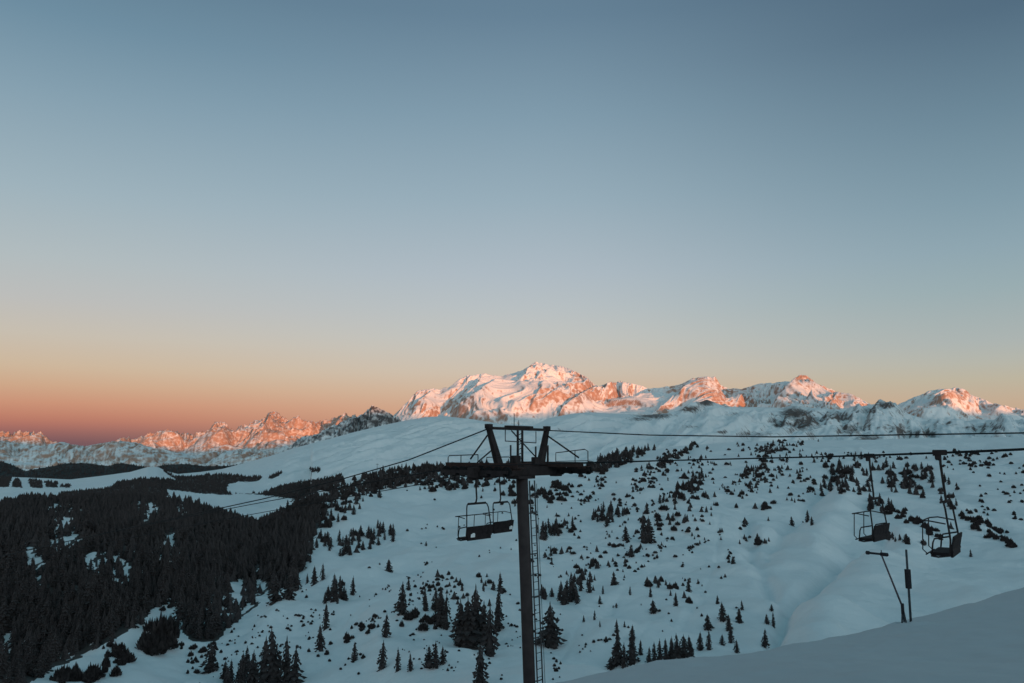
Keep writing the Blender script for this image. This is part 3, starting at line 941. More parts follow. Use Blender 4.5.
# trees one can point at: base pixel, height in pixels, width factor, label
NOTED = [
    # below the chairs, left of the mast
    (322.7, 580, 17, 1, 'small lone spruce on bare snow beside the forest edge, open snow all round'),
    (353, 595, 19, 1, 'slim spruce at the upper right end of the little grove left of the mast'),
    (325.5, 629, 26, 1, 'tall slim spruce, upper of two one above the other below the small grove'),
    (320.5, 651, 26, 1.1, 'tall slim spruce, lower of two one above the other below the small grove'),
    (354.5, 661, 19, 1, 'short spruce standing alone low on the snow, left of the row of small spruces'),
    (382, 669, 28, 1.15, 'broad dark spruce, largest in the loose row of small spruces left of the mast'),
    (385.5, 637, 23, 1.1, 'spruce at the left end of the dark bushy hollow'),
    (397.5, 671, 23, .9, 'pointed narrow spruce, middle of the loose row left of the mast'),
    (410.5, 671, 18, .9, 'shortest spruce in the loose row left of the mast'),
    (429, 667, 21, 1.1, 'left spruce of the tight clump that ends the loose row'),
    (435.5, 668, 26, 1.1, 'middle and tallest spruce of the tight clump that ends the loose row'),
    (443, 664, 18, 1, 'right and smallest spruce of the tight clump that ends the loose row'),
    (402, 614, 32, 1.05, 'tall spruce rising at the upper left of the dark bushy hollow'),
    (408.5, 590, 13, 1, 'small spruce just above the tall one at the dark bushy hollow'),
    (439, 626, 36, .95, 'left of the two tall spruces at the right end of the bushy hollow'),
    (445.5, 629, 34, 1.0, 'right of the two tall spruces at the right end of the bushy hollow'),
    (426, 546, 5, 1.8, 'small bush alone on the smooth snow below the left chairs'),
    (393.5, 536, 13, 1, 'spruce out on the smooth piste beyond the scattered trees, left of the chairs'),
    (389, 572, 13, 1.7, 'wide dark spruce clump alone between two faint ski tracks'),
    (462, 646, 46, .95, 'tall spruce at the left side of the big dark clump beside the mast'),
    (468.5, 648, 50, 1.0, 'thick spruce in front in the big dark clump beside the mast'),
    (476, 640, 54, 1.0, 'tallest spruce in the big dark clump beside the mast'),
    (483.5, 644, 42, 1.0, 'spruce hemmed in at the middle of the big dark clump beside the mast'),
    (490, 656, 50, 1.05, 'spruce lowest down at the right of the big dark clump beside the mast'),
    (497.5, 630, 40, .8, 'thin pointed spruce at the right edge of the big dark clump beside the mast'),
    (500, 592, 20, .9, 'single spruce on snow just above the big dark clump, close to the mast'),
    (480, 690, 46, .95, 'tall spruce cut by the bottom of the picture, between the big clump and the mast'),
    # bottom left group
    (263, 684, 46, .9, 'left spruce of the dark group at the bottom under the forest'),
    (275, 687, 58, .9, 'tallest middle spruce of the dark group at the bottom under the forest'),
    (286, 686, 48, .95, 'right spruce of the dark group at the bottom under the forest'),
    (294, 684, 36, 1, 'shorter spruce at the right edge of the dark group at the bottom under the forest'),
    (250, 690, 38, 1, 'spruce in the lower row at the bottom beside the dark group, nearest to it'),
    (239, 692, 32, 1, 'spruce in the middle of the lower row at the bottom beside the dark group'),
    (228, 694, 27, 1, 'spruce at the far left of the lower row at the bottom beside the dark group'),
    (276, 602, 28, 1, 'tall spruce standing out at the right rim of the forest'),
    (289, 599, 32, 1, 'tallest spruce at the right rim of the forest beside the open snow'),
    (296, 590, 24, 1, 'last spruce at the right rim of the forest, touching the open snow'),
    (301, 571, 22, 1, 'spruce above the last one at the right rim of the forest'),
    # right of the mast
    (551.5, 647, 44, 1.35, 'broad heavy dark spruce right beside the ladder of the mast'),
    (643.5, 543, 31, .95, 'taller left one of a close pair of dark spruces amid the bowl'),
    (649, 543, 27, 1.0, 'shorter right one of a close pair of dark spruces amid the bowl'),
    (626, 540, 15, 1, 'slim spruce just left of the close pair in the middle of the bowl'),
    (630.7, 557, 13, 1.25, 'rounded spruce below the close pair in the middle of the bowl'),
    (614, 585, 14, 1.35, 'broad triangular spruce alone on open snow right of the mast'),
    (689, 592, 14, 1.1, 'spruce at the right end of the short diagonal row of trees'),
    (653.5, 612.5, 13, 1.2, 'squat spruce leaning over a bare snow slope under the diagonal row of trees'),
    (676, 606, 14, 1, 'spruce at the lower end of the short diagonal row of trees'),
    (792.5, 526, 10, 1.5, 'round dark tree alone on the white slope left of the snow shoulder'),
    (808, 521, 12, .9, 'slim taller tree of the pair on the white slope left of the snow shoulder'),
    (812, 525, 9, 1.2, 'lower tree of the pair on the white slope left of the snow shoulder'),
    (733, 564, 8, 1.7, 'wide low tree alone on smooth snow in the middle right of the bowl'),
    (717.5, 604, 9, 1.2, 'small spruce alone above the group over the snow crest'),
    (722.5, 621, 19, 1.15, 'broad spruce topping the group over the snow crest'),
    (742.5, 610, 10, .9, 'small spruce top behind the right side of the group over the snow crest'),
    (740, 623, 15, 1.3, 'wide spruce at the right side of the group over the snow crest'),
    (729, 630, 16, 1.1, 'spruce in the middle of the group over the snow crest'),
    (731, 643, 19, 1.1, 'spruce lowest down in the group over the snow crest'),
    (722, 645, 11, 1.2, 'short spruce under the left side of the group over the snow crest'),
    (708, 629, 15, 1.1, 'slender spruce left of the group over the snow crest'),
    (709, 650, 20, 1.0, 'taller right spruce of two standing at the right end of the crest thicket'),
    (700, 650, 18, 1.1, 'left spruce of two standing at the right end of the crest thicket'),
    (737, 653, 13, 1.5, 'squat spruce half sunk behind the snow crest below the group'),
    (765, 647, 18, 1.15, 'triangular spruce close above the foreground snow, furthest right on the crest'),
    (773.5, 627, 15, .9, 'pointed tree, taller of the pair above the triangular spruce'),
    (767, 624, 10, 1.5, 'rounded tree, wider of the pair above the triangular spruce'),
    (772, 611, 7, 1.6, 'small bushy tree above the pair and the triangular spruce'),
    (617, 633, 14, 1.1, 'small spruce on the ledge above the crest thicket'),
    (624.5, 627, 6, 1, 'tiny spruce on the ledge above the crest thicket'),
    (594.5, 620, 10, 1, 'tallest of three small spruces on bare snow above the faint ledge'),
    (600, 627, 6.5, 1, 'lowest right of three small spruces on bare snow above the faint ledge'),
    (584, 622, 7, 1.1, 'left of three small spruces on bare snow above the faint ledge'),
    (603, 594, 9, 1, 'slim spruce beside the dense grove right of the mast, upper of two'),
    (599.5, 604, 9, 1.2, 'broad spruce beside the dense grove right of the mast, lower of two'),
    (630, 595, 9, 1, 'small slim spruce standing alone between the grove and the diagonal row'),
    (650.5, 597, 11, .9, 'slim spruce just below the left end of the diagonal row'),
    (617, 665, 36, .95, 'tall left spruce of the thicket against the foreground snow'),
    (624, 667, 24, 1.1, 'spruce between the two tall ones of the thicket against the foreground snow'),
    (632.5, 663, 34, .9, 'tall right spruce of the thicket against the foreground snow'),
    (632, 640, 15, 1.2, 'upper spruce in the thicket against the foreground snow, at the end of the ledge'),
    (611, 669, 12, 1.7, 'low bushy spruce at the left foot of the thicket against the foreground snow'),
    (640.5, 655, 15, .9, 'slim short spruce at the right of the thicket against the foreground snow'),
    (649, 664, 17, 1, 'left end spruce of the hedge-like row on the foreground crest'),
    (654.5, 662, 20, 1, 'second spruce in the hedge-like row on the foreground crest, counted from its left end'),
    (660, 661, 22, 1, 'third spruce in the hedge-like row on the foreground crest, counted from its left end'),
    (666, 660, 21, 1, 'fourth spruce in the hedge-like row on the foreground crest, counted from its left end'),
    (672, 659, 22, 1, 'fifth spruce in the hedge-like row on the foreground crest, counted from its left end'),
    (678, 658, 24, 1, 'tallest spruce in the hedge-like row on the foreground crest, sixth from its left end'),
    (684.5, 657, 22, 1, 'second to last spruce in the hedge-like row on the foreground crest'),
    (691, 656, 20, 1, 'right end spruce of the hedge-like row on the foreground crest'),
    (945, 482, 10, 1.3, 'dark broad tree behind the long chair hanger on the right'),
    (971, 557, 8, 1, 'small spruce low on the shoulder right of the lift chairs'),
]
for px, py, hp, wf, lab in NOTED:
    tree_thing(px, py, hp, lab, wf=wf)

# scattered groups: centre, spread along and across, tilt (deg, picture), count, height range in px, kind, label, group
SCATTER = [
    (360, 541, 26, 10, -12, 46, 9, 15, 's', 'small spruce in the scattered band between forest and smooth piste', 'spruces scattered above the piste'),
    (335, 598, 10, 8, -20, 12, 12, 22, 's', 'spruce in the little grove right of the forest', 'spruces of the little grove'),
    (420, 622, 17, 6, 5, 14, 8, 14, 'b', 'dark bush crowded in the snowy hollow left of the big clump', 'bushes in the hollow'),
    (428, 612, 14, 6, 0, 8, 12, 20, 's', 'spruce among the bushes of the hollow left of the big clump', 'spruces in the hollow'),
    (360, 630, 18, 5, -25, 18, 4, 9, 'b', 'low bush on the stony strip below the little grove', 'bushes on the stony strip'),
    (572, 598, 11, 6, -15, 15, 14, 22, 's', 'spruce in the dense grove right of the mast', 'spruces of the dense grove'),
    (584, 580, 11, 7, 20, 18, 6, 11, 's', 'small spruce in the loose scatter above the dense grove', 'small spruces above the grove'),
    (548, 600, 7, 9, 0, 8, 10, 16, 's', 'spruce at the left fringe of the dense grove, by the ladder', 'spruces by the ladder'),
    (594, 567, 7, 3, 10, 6, 9, 13, 's', 'spruce in the tight knot between mast and dark pair', 'spruces of the tight knot'),
    (558, 531, 14, 5, -8, 24, 7, 13, 's', 'spruce in the dark patch right of the mast under the sheaves', 'spruces of the patch by the mast'),
    (609, 516, 12, 6, -5, 26, 8, 15, 's', 'spruce in the dark thicket left of the dark pair', 'spruces of the thicket above the piste'),
    (668, 590, 22, 4, 22, 15, 6, 11, 's', 'spruce in the short diagonal row on open snow', 'spruces of the diagonal row'),
    (560, 555, 16, 10, 10, 12, 5, 11, 's', 'small spruce sprinkled on snow between mast and tight knot', 'sprinkled spruces by the mast'),
    (610, 555, 22, 12, 10, 10, 5, 8, 's', 'small spruce sprinkled on snow left of the dark pair', 'sprinkled spruces left of the pair'),
    (460, 590, 24, 14, 0, 24, 4, 9, 's', 'small spruce sprinkled on snow above the big clump', 'sprinkled spruces above the clump'),
    (495, 590, 8, 5, 0, 7, 8, 12, 's', 'spruce in the knot between big clump and mast', 'spruces of the knot'),
    (436, 585, 16, 7, -10, 26, 3, 6, 'b', 'low shrub in the dotted patch below the left chairs', 'shrubs of the dotted patch'),
    (692, 488, 14, 10, 0, 34, 5, 11, 's', 'spruce in the loose dark cluster high amid the bowl', 'spruces of the middle cluster'),
    (667, 518, 22, 12, 0, 26, 5, 11, 's', 'spruce in the scatter around the dark pair', 'spruces around the pair'),
    (715, 515, 26, 14, 0, 26, 4, 8, 's', 'small spruce in the thin scatter right of the dark pair', 'thin scatter of spruces'),
    (770, 507, 9, 3, 0, 7, 5, 8, 'b', 'bushy tree in the clump on the white slope', 'bushy trees of the white slope'),
    (757, 541, 10, 4, -10, 14, 4, 7, 's', 'small tree in the string above the crease in the snow', 'trees strung above the crease'),
    (846, 480, 22, 14, 0, 70, 7, 11, 's', 'spruce in the dense patch around the upper hangers', 'spruces of the dense patch'),
    (905, 480, 20, 12, 10, 70, 6, 11, 's', 'spruce in the patch between the two chair hangers', 'spruces between the hangers'),
    (880, 507, 10, 5, 15, 22, 6, 10, 's', 'spruce in the dark knot above the right chairs', 'spruces above the chair'),
    (915, 524, 26, 3, 28, 40, 5, 9, 'b', 'bush in the dark diagonal strip behind the right chairs', 'bushes of the diagonal strip'),
    (985, 528, 34, 5, 28, 60, 4, 8, 'b', 'low bush in the diagonal strip right of the chairs', 'bushes on the shoulder'),
    (905, 541, 16, 4, 10, 14, 5, 9, 's', 'small spruce in the fringe between the right chairs', 'spruces between the chairs'),
    (947, 500, 8, 14, 0, 16, 6, 10, 's', 'spruce beside the long hanger of the right chair', 'spruces beside the hanger'),
    (540, 495, 26, 8, -5, 50, 5, 9, 'b', 'bush on the slope just beyond the lift tower head', 'bushes beyond the tower head'),
    (622, 458, 27, 5, -24, 120, 6, 12, 's', 'spruce in the dark band right of the tower walkway', 'spruces of the band'),
    (680, 454, 24, 2.4, -28, 60, 3.5, 7, 's', 'spruce in the thin slanting line across the upper bowl', 'spruces of the slanting line'),
    (700, 470, 54, 18, 0, 190, 2.5, 5.5, 's', 'tiny spruce dotted over the upper bowl', 'dotted spruces of the upper bowl'),
    (770, 475, 38, 20, 0, 200, 2.5, 5.8, 's', 'tiny spruce dotted over the upper right bowl', 'dotted spruces of the upper right bowl'),
    (768, 448, 28, 5, -4, 90, 2.5, 5, 's', 'tiny spruce in the dark sprinkle under the upper rope', 'spruces under the upper rope'),
    (860, 458, 60, 5, 2, 60, 2.5, 5, 's', 'tiny spruce on the upper right slope', 'spruces on the upper right slope'),
    (985, 462, 40, 10, 4, 90, 2.5, 5.5, 'b', 'low bush on the rim at far right', 'bushes on the rim'),
    (1010, 500, 26, 16, 10, 50, 3, 5, 'b', 'low bush on the slope at far right', 'bushes on the right slope'),
    (385, 481, 46, 7, -14, 420, 5, 9, 's', 'spruce in the dark wood under the smooth ridge', 'spruces of the wood'),
    (470, 477, 40, 9, -6, 260, 4, 8, 's', 'spruce in the dark wood behind the left walkway', 'spruces behind the walkway'),
    (330, 508, 28, 14, -28, 110, 6, 12, 's', 'spruce in the broken wood right of the forest', 'spruces of the broken wood'),
    (295, 535, 20, 26, -25, 90, 8, 16, 's', 'spruce in the thinning wood at the forest side', 'spruces of the thinning wood'),
    (282, 565, 16, 20, -25, 44, 12, 22, 's', 'spruce at the lower forest rim', 'spruces at the lower rim'),
    (160, 641, 13, 11, 0, 24, 14, 26, 'b', 'tall bush in the dark round thicket below the forest', 'bushes of the round thicket'),
    (115, 660, 10, 12, 0, 14, 6, 14, 'b', 'bush on the snowy spur at the lower left', 'bushes on the spur'),
    (88, 676, 24, 7, -15, 24, 10, 20, 'b', 'bush in the bottom left scrub', 'bushes of the bottom scrub'),
    (200, 655, 16, 12, -25, 40, 3, 8, 'b', 'low shrub on the stony snow under the forest', 'shrubs under the forest'),
    (160, 600, 8, 10, -60, 28, 3, 8, 'b', 'low shrub in the snowy gap of the forest', 'shrubs in the gap'),
    (240, 675, 18, 9, -20, 12, 18, 30, 's', 'spruce in the lower row under the forest', 'spruces of the lower row'),
    (340, 655, 24, 14, 0, 14, 3, 6, 'b', 'low shrub lower left of the loose row', 'shrubs by the loose row'),
    (555, 668, 5, 8, 0, 10, 2.5, 6, 'b', 'small shrub beside the foot of the ladder', 'shrubs by the ladder'),
    (605, 640, 18, 2, -14, 12, 2.5, 5, 'b', 'small shrub along the faint ledge', 'shrubs along the ledge'),
    (700, 620, 50, 22, 0, 12, 2.5, 5, 'b', 'small shrub on the open lower snow', 'shrubs on the lower snow'),
    (480, 640, 60, 26, 0, 110, 1.6, 3.4, 'b', 'tiny shrub dotted around the big clump', 'shrubs around the clump'),
    (270, 640, 50, 26, -25, 150, 1.6, 4, 'b', 'tiny shrub dotted below the forest', 'tiny shrubs below the forest'),
    (600, 500, 60, 14, -10, 120, 2, 5, 'b', 'low bush on the folds beside the piste', 'bushes beside the piste'),
    (400, 600, 46, 16, -15, 90, 1.6, 4, 'b', 'tiny shrub dotted under the small grove', 'tiny shrubs under the grove'),
    (660, 550, 60, 14, 10, 60, 2, 5, 'b', 'low bush below the dark pair', 'bushes below the pair'),
    (625, 530, 85, 45, 0, 150, 2.2, 5.5, 's', 'tiny spruce sprinkled over the folds amid the bowl', 'tiny spruces amid the bowl'),
    (560, 500, 50, 14, -8, 60, 2.5, 6, 's', 'tiny spruce on the folds beyond the tower head', 'tiny spruces beyond the tower'),
    (520, 560, 150, 60, 0, 130, 1.6, 4, 'b', 'tiny shrub poking from the open snow', 'shrubs on the open snow'),
]
NEAR, STUFF_S, STUFF_B, KNOTS = [], [], [], []
for cx, cy, sx, sy, tilt, n, h0, h1, kd, lab, grp in SCATTER:
    KNOTS.clear()
    ct, st = math.cos(math.radians(tilt)), math.sin(math.radians(tilt))
    for i in range(n):
        u, v = rng.normal(0, .66, 2) if i % 2 else rng.uniform(-1.25, 1.25, 2)
        px, py = cx + u * sx * ct - v * sy * st, cy + u * sx * st + v * sy * ct
        if n >= 60 and h1 < 8:                           # thin growth follows the folds of the slope and stands in knots
            if float(fbm((px + 1.5 * py) / 26.0, (px - .5 * py) / 80.0, 3, 511)) < rng.uniform(-.45, .35):
                if rng.random() < .8 and KNOTS:
                    kx, ky = KNOTS[int(rng.integers(max(0, len(KNOTS) - 40), len(KNOTS)))]
                    px, py = kx + rng.normal(0, 3.2), ky + rng.normal(0, 1.6)
            else:
                KNOTS.append((px, py))
        r = place(px, py, on_hill)
        if r is None:
            continue
        NEAR.append((float(rng.uniform(h0, h1) * rng.uniform(.62, 1.02)), px, py, kd, lab, grp))
NEAR.sort(key=lambda t: -t[0])
n_ind, MEMBERS = 0, {}
for hp, px, py, kd, lab, grp in NEAR:
    wf = random.uniform(.85, 1.25)
    if n_ind < 300 - len(NOTED):
        t_ = tree_thing(px, py, hp, lab, grp, 'bush' if kd == 'b' else 'spruce', wf)
        if t_:
            n_ind += 1
            MEMBERS.setdefault(grp, []).append((px, t_))
    else:
        x, y, z = place(px, py, on_hill)
        h = hp * y / FPX
        if kd == 'b':
            STUFF_B.append((x, y, z, h, wf, *random.choice(BUSH)))
        else:
            pr = (random.choice(FAR) if random.random() < .55 else random.choice(BUSH)) if hp < 8 else random.choice(SPRUCE)[0]
            STUFF_S.append((x, y, z, h, wf * 1.1, *pr))
ORD = ['first', 'second', 'third', 'fourth', 'fifth', 'sixth', 'seventh', 'eighth', 'ninth', 'tenth', 'eleventh', 'twelfth']
for grp, mem in MEMBERS.items():
    mem.sort(key=lambda t: t[0])
    n = len(mem)
    for k, (px, t_) in enumerate(mem):
        kl, kr = k, n - 1 - k
        if n == 1:
            del t_['group']
        elif min(kl, kr) < 12:
            side, q = ('left', kl) if kl <= kr else ('right', kr)
            t_['label'] = (side + 'most ' if q == 0 else ORD[q] + ' from ' + side + ', ') + t_['label']
        else:
            t_['label'] = 'inner ' + t_['label']
o = merged('small_spruce_scatter', STUFF_S, M['needle'])
tag(o, 'tiny dark spruces sprinkled all over the snowy bowl', 'trees', None, 'stuff')
o = merged('low_shrub_scatter', STUFF_B, M['needle'])
tag(o, 'low dark shrubs poking from the snow of the bowl', 'shrubs', None, 'stuff')

# the closed forest on the left, one mass
W_ITEMS = []
cnt = 0
CX, CY = rng.uniform(-120, 325, 60000), rng.uniform(495, 690, 60000)
JX, JY = CX + 7 * fbm(CX / 9, CY / 9, 3, 401), CY + 6 * fbm(CX / 9, CY / 9, 3, 405)
KEEP = forest_mask(JX, JY) | (in_poly(JX, JY, FOREST[0]) & (rng.random(len(CX)) < .12))
HID = gap_mask(CX, CY - 6) | gap_mask(CX, CY - 11)
for px, py, hid in zip(CX[KEEP], CY[KEEP], HID[KEEP]):
    r = place(px, py, on_hill)
    if r is None:
        continue
    x, y, z = r
    h = rng.uniform(5, 13) * rng.uniform(.7, 1.15) * (.6 if py < 525 else 1)
    hp = h * FPX / y
    if rng.random() > min(1, 24.0 / hp ** 2):
        continue
    if hid and rng.random() < .75:
        continue
    pr = random.choice(FAR) if hp < 15 else random.choice(SPRUCE)[0]
    W_ITEMS.append((x, y, z, h, random.uniform(.9, 1.25), *pr))
# ranks along its skyline
for i in range(420):
    px = rng.uniform(-60, 262)
    py = float(np.interp(px, [h_[0] for h_ in hill_top], [h_[1] for h_ in hill_top])) + rng.uniform(.3, 5)
    r = place(px, py, on_hill)
    if r:
        x, y, z = r
        W_ITEMS.append((x, y, z, rng.uniform(3.5, 7), random.uniform(.9, 1.2), *random.choice(FAR)))
o = merged('spruce_forest', W_ITEMS, M['needle'])
tag(o, 'closed dark spruce forest filling the lower left slope', 'forest', None, 'stuff')

P_ITEMS = []
for poly in PLATEAU_WOODS:
    bx = [p[0] for p in poly]; by = [p[1] for p in poly]
    area = abs(sum(bx[i - 1] * by[i] - bx[i] * by[i - 1] for i in range(len(poly)))) / 2
    lo_x, hi_x = max(min(bx), -120), max(bx)
    got, tries, want = 0, 0, int(min(area, 2500) * .75)
    while got < want and tries < want * 12:
        tries += 1
        px, py = rng.uniform(lo_x, hi_x), rng.uniform(min(by), max(by))
        if not in_poly(np.array(px), np.array(py), poly):
            continue
        r = on_ridge(px, py)
        if r is None:
            continue
        x, y, z = r
        P_ITEMS.append((x, y, z, rng.uniform(1.6, 3.4) * y / FPX, random.uniform(1.0, 1.5), *random.choice(FAR)))
        got += 1
o = merged('plateau_forest', P_ITEMS, M['needle'])
tag(o, 'dark woods on the snowy plateau beyond the forest', 'forest', None, 'stuff')
on_hills = make_drop(hills['ac'], hills['D'], hills['E'])
H_ITEMS = []
for i in range(5000):
    px, py = rng.uniform(-100, 330), rng.uniform(461, 482)
    r = on_hills(px, py)
    if r:
        x, y, z = r
        H_ITEMS.append((x, y, z, rng.uniform(10, 20), 1.3, *random.choice(FAR)))
o = merged('distant_forest', H_ITEMS, M['needle'])
tag(o, 'dark forest covering the far low hills under the snowy mountains', 'forest', None, 'stuff')


# ------------------------------------------------------------------ chairlift
class MB:
    """Collects tubes, boxes and discs; build() links them as ONE mesh object, relative to an origin."""

    def __init__(self):
        self.bm = bmesh.new()

    def tube(self, pts, r, sides=8, r1=None):
        pts = [Vector(p) for p in pts]
        rings = []
        up0 = None
        for i, p in enumerate(pts):
            t = (pts[min(i + 1, len(pts) - 1)] - pts[max(i - 1, 0)]).normalized()
            u = up0 if up0 is not None else (Vector((0, 0, 1)) if abs(t.z) < .9 else Vector((1, 0, 0)))
            a = (u - t * u.dot(t)).normalized()
            up0 = a
            b = t.cross(a)
            rr = r if r1 is None else r + (r1 - r) * i / (len(pts) - 1)
            rings.append([self.bm.verts.new(p + (a * math.cos(2 * math.pi * k / sides) + b * math.sin(2 * math.pi * k / sides)) * rr) for k in range(sides)])
        for q in range(len(rings) - 1):
            for k in range(sides):
                f = self.bm.faces.new((rings[q][k], rings[q][(k + 1) % sides], rings[q + 1][(k + 1) % sides], rings[q + 1][k]))
                f.smooth = sides > 5
        self.bm.faces.new(rings[0][::-1]); self.bm.faces.new(rings[-1])
        return self

    def box(self, c, ax, ay, az, bev=0.0):
        c, ax, ay, az = Vector(c), Vector(ax), Vector(ay), Vector(az)
        v = [self.bm.verts.new(c + ax * i + ay * j + az * k) for i in (-1, 1) for j in (-1, 1) for k in (-1, 1)]
        fs = [self.bm.faces.new([v[i] for i in q]) for q in ((0, 1, 3, 2), (4, 6, 7, 5), (0, 4, 5, 1), (2, 3, 7, 6), (0, 2, 6, 4), (1, 5, 7, 3))]
        if bev:
            es = list({e_ for f in fs for e_ in f.edges})
            bmesh.ops.bevel(self.bm, geom=es, offset=bev, segments=2, affect='EDGES')
        return self

    def build(self, name, mat, parent=None, origin=None):
        if origin is not None:
            bmesh.ops.translate(self.bm, verts=self.bm.verts, vec=-Vector(origin))
        bmesh.ops.recalc_face_normals(self.bm, faces=self.bm.faces)
        me = bpy.data.meshes.new(name)
        self.bm.to_mesh(me); self.bm.free()
        me.materials.append(mat)
        o = bpy.data.objects.new(name, me)
        COL.objects.link(o)
        if parent is not None:
            o.parent = parent
        elif origin is not None:
            o.location = origin
        return o


DV = Vector((-.78, .63, 0)).normalized()       # downhill along the rope
NV = Vector((DV.y, -DV.x, 0))                  # across the lift, away from the viewer
ZV = Vector((0, 0, 1))
T0 = Vector((0.2, 33.0, 0))


def L(s, t, h):
    return T0 + DV * s + NV * t + ZV * h


GAUGE = 2.55
base_p = L(-.68, 0, 0)
base_p.z = float(fore_z(np.array(base_p.x), np.array(base_p.y))) - .05
tower = empty('lift_tower', base_p)
tag(tower, 'dark steel chairlift tower with ladder, sheaves and walkways, standing before the snowy bowl', 'lift tower')


def tp(mb, name, mat, parent=tower):
    return mb.build(name, mat, parent, base_p)


mtop = L(-.26, 0, -1.1)
m_ = MB().tube([base_p - ZV * .6, base_p + (mtop - base_p) * .5, mtop], .235, 24, .24)
tp(m_, 'mast', M['mast'])
tp(MB().tube([base_p + ZV * .02, base_p + ZV * .07], .62, 24).tube([base_p - ZV * .8, base_p + ZV * .02], .8, 20), 'foundation', M['galv'])
tp(MB().box(L(-.1, 0, -.86), DV * .2, NV * 2.95, ZV * .2, .03).box(L(-.2, 0, -1.10), DV * .33, NV * .55, ZV * .06, .01), 'crossarm', M['steel'])

fr_ = MB()
for t0, t1 in ((-1.12, -1.76), (1.6, 2.06)):
    fr_.tube([L(0, t0, -.66), L(0, t1, .84)], .19, 4, .12)
fr_.box(L(0, .15, .86), DV * .07, NV * 2.05, ZV * .055, .01)
fr_.box(L(0, .15, .95), DV * .10, NV * .85, ZV * .04, .01)
for t in (-1.78, 2.08):
    fr_.box(L(0, t, .93), DV * .12, NV * .12, ZV * .09, .01)
tp(fr_, 'lifting_frame', M['steel'])
tp(MB().tube([L(0, -1.72, .7), L(.85, -1.9, -.36)], .035, 6).tube([L(0, -1.4, .1), L(.5, -1.9, -.5)], .028, 6), 'brace', M['steel'])
tp(MB().tube([L(0, 2.0, .66), L(-1.5, 2.3, -.32)], .035, 6), 'brace', M['steel'])
tp(MB().tube([L(0, -.35, .78), L(0, 1.35, -.34)], .03, 6), 'brace', M['steel'])
tp(MB().tube([L(0, -.75, .8), L(0, -.75, .36), L(0, 1.3, .30), L(0, 1.3, .78)], .022, 6), 'hoist_rail', M['galv'])
cp = MB()
for t in (.06, .36):
    cp.tube([L(0, t, -.66), L(0, t, .82)], .05, 6)
for k in range(7):
    cp.tube([L(0, .06, -.6 + k * .2), L(0, .36, -.5 + k * .2)], .018, 5)
for s_, t_, h_, r_ in ((.1, -.28, .2, .035), (-.1, 1.15, .15, .035), (-.1, 2.0, .2, .045)):
    tp(MB().tube([L(s_, t_, -.65), L(s_, t_, h_)], r_, 6), 'stanchion', M['steel'])
tp(cp, 'service_post', M['steel'])
tp(MB().tube([L(0, -.18, .9), L(0, -.18, 1.5)], .016, 5), 'antenna', M['steel'])
tp(MB().tube([L(0, .12, .9), L(0, .12, 1.22)], .016, 5), 'antenna', M['steel'])
tp(MB().box(L(-.3, -.45, -.42), DV * .12, NV * .2, ZV * .2, .02), 'junction_box', M['steel'])
tp(MB().box(L(-.3, .85, -.45), DV * .1, NV * .16, ZV * .16, .02), 'junction_box', M['steel'])
tp(MB().box(L(-.22, 0, -.58), DV * .05, NV * 1.9, ZV * .05), 'gangway', M['walk'])

for sgn in (-1, 1):
    t = sgn * GAUGE
    off = 0.0 if sgn < 0 else -.25
    tr_ = MB()
    tr_.box(L(off, t + .14, -.83), DV * 1.72, NV * .03, ZV * .065, .01).box(L(off, t - .14, -.83), DV * 1.72, NV * .03, ZV * .065, .01)
    for k in (-1.2, -.4, .4, 1.2):
        tr_.box(L(off + k, t, -.93), DV * .3, NV * .17, ZV * .05, .01)
    tr_.box(L(off * .5, t, -.9), DV * .2, NV * .2, ZV * .22, .02)
    train = tp(tr_, 'sheave_train', M['steel'])
    for k in range(8):
        s_ = off - 1.54 + k * .44
        tp(MB().tube([L(s_, t - .055, -.82), L(s_, t + .055, -.82)], .195, 18).tube([L(s_, t - .09, -.82), L(s_, t + .09, -.82)], .07, 10), 'sheave', M['rubber'], train)
    ti = t - sgn * .55
    wk = MB()
    for k in range(5):
        wk.box(L(off, ti + (k - 2) * .1, -.68), DV * 1.85, NV * .042, ZV * .022)
    for k in (-1.6, -.6, .6, 1.6):
        wk.box(L(off + k, ti, -.74), DV * .03, NV * .26, ZV * .035)
    wk.box(L(off, ti - sgn * .0 + .27 * (-1), -.60), DV * 1.85, NV * .012, ZV * .11)
    tp(wk, 'walkway', M['walk'])
    rl = MB()
    if sgn < 0:
        rl.tube([L(1.75, ti - .24, -.8), L(1.75, ti - .24, -.30), L(1.68, ti - .24, -.22), L(.15, ti - .24, -.18)], .02, 6)
        for k in (1.05, .15):
            rl.tube([L(k, ti - .24, -.8), L(k, ti - .24, -.2)], .018, 6)
        rl.tube([L(1.75, ti - .24, -.52), L(.15, ti - .24, -.5)], .014, 5)
        rl.tube([L(-.3, ti - .24, -.8), L(-.3, ti - .24, -.28), L(-1.4, ti - .24, -.26), L(-1.55, ti - .24, -.34), L(-1.55, ti - .24, -.8)], .018, 6)
    else:
        rl.tube([L(-.35, ti + .24, -.8), L(-.35, ti + .24, -.12), L(-1.85, ti + .24, .03), L(-2.0, ti + .24, -.05), L(-2.0, ti + .24, -.8)], .02, 6)
        rl.tube([L(-1.35, ti + .24, -.8), L(-1.35, ti + .24, -.02)], .018, 6)
        rl.tube([L(-.35, ti + .24, -.48), L(-2.0, ti + .24, -.44)], .014, 5)
    tp(rl, 'railing', M['steel'])

# ladder and its stand-offs on the uphill side of the mast
ld = MB()
axis = (mtop - base_p)


def lad(f, dt):
    return base_p + axis * f + DV * -.27 + NV * (.31 + dt)


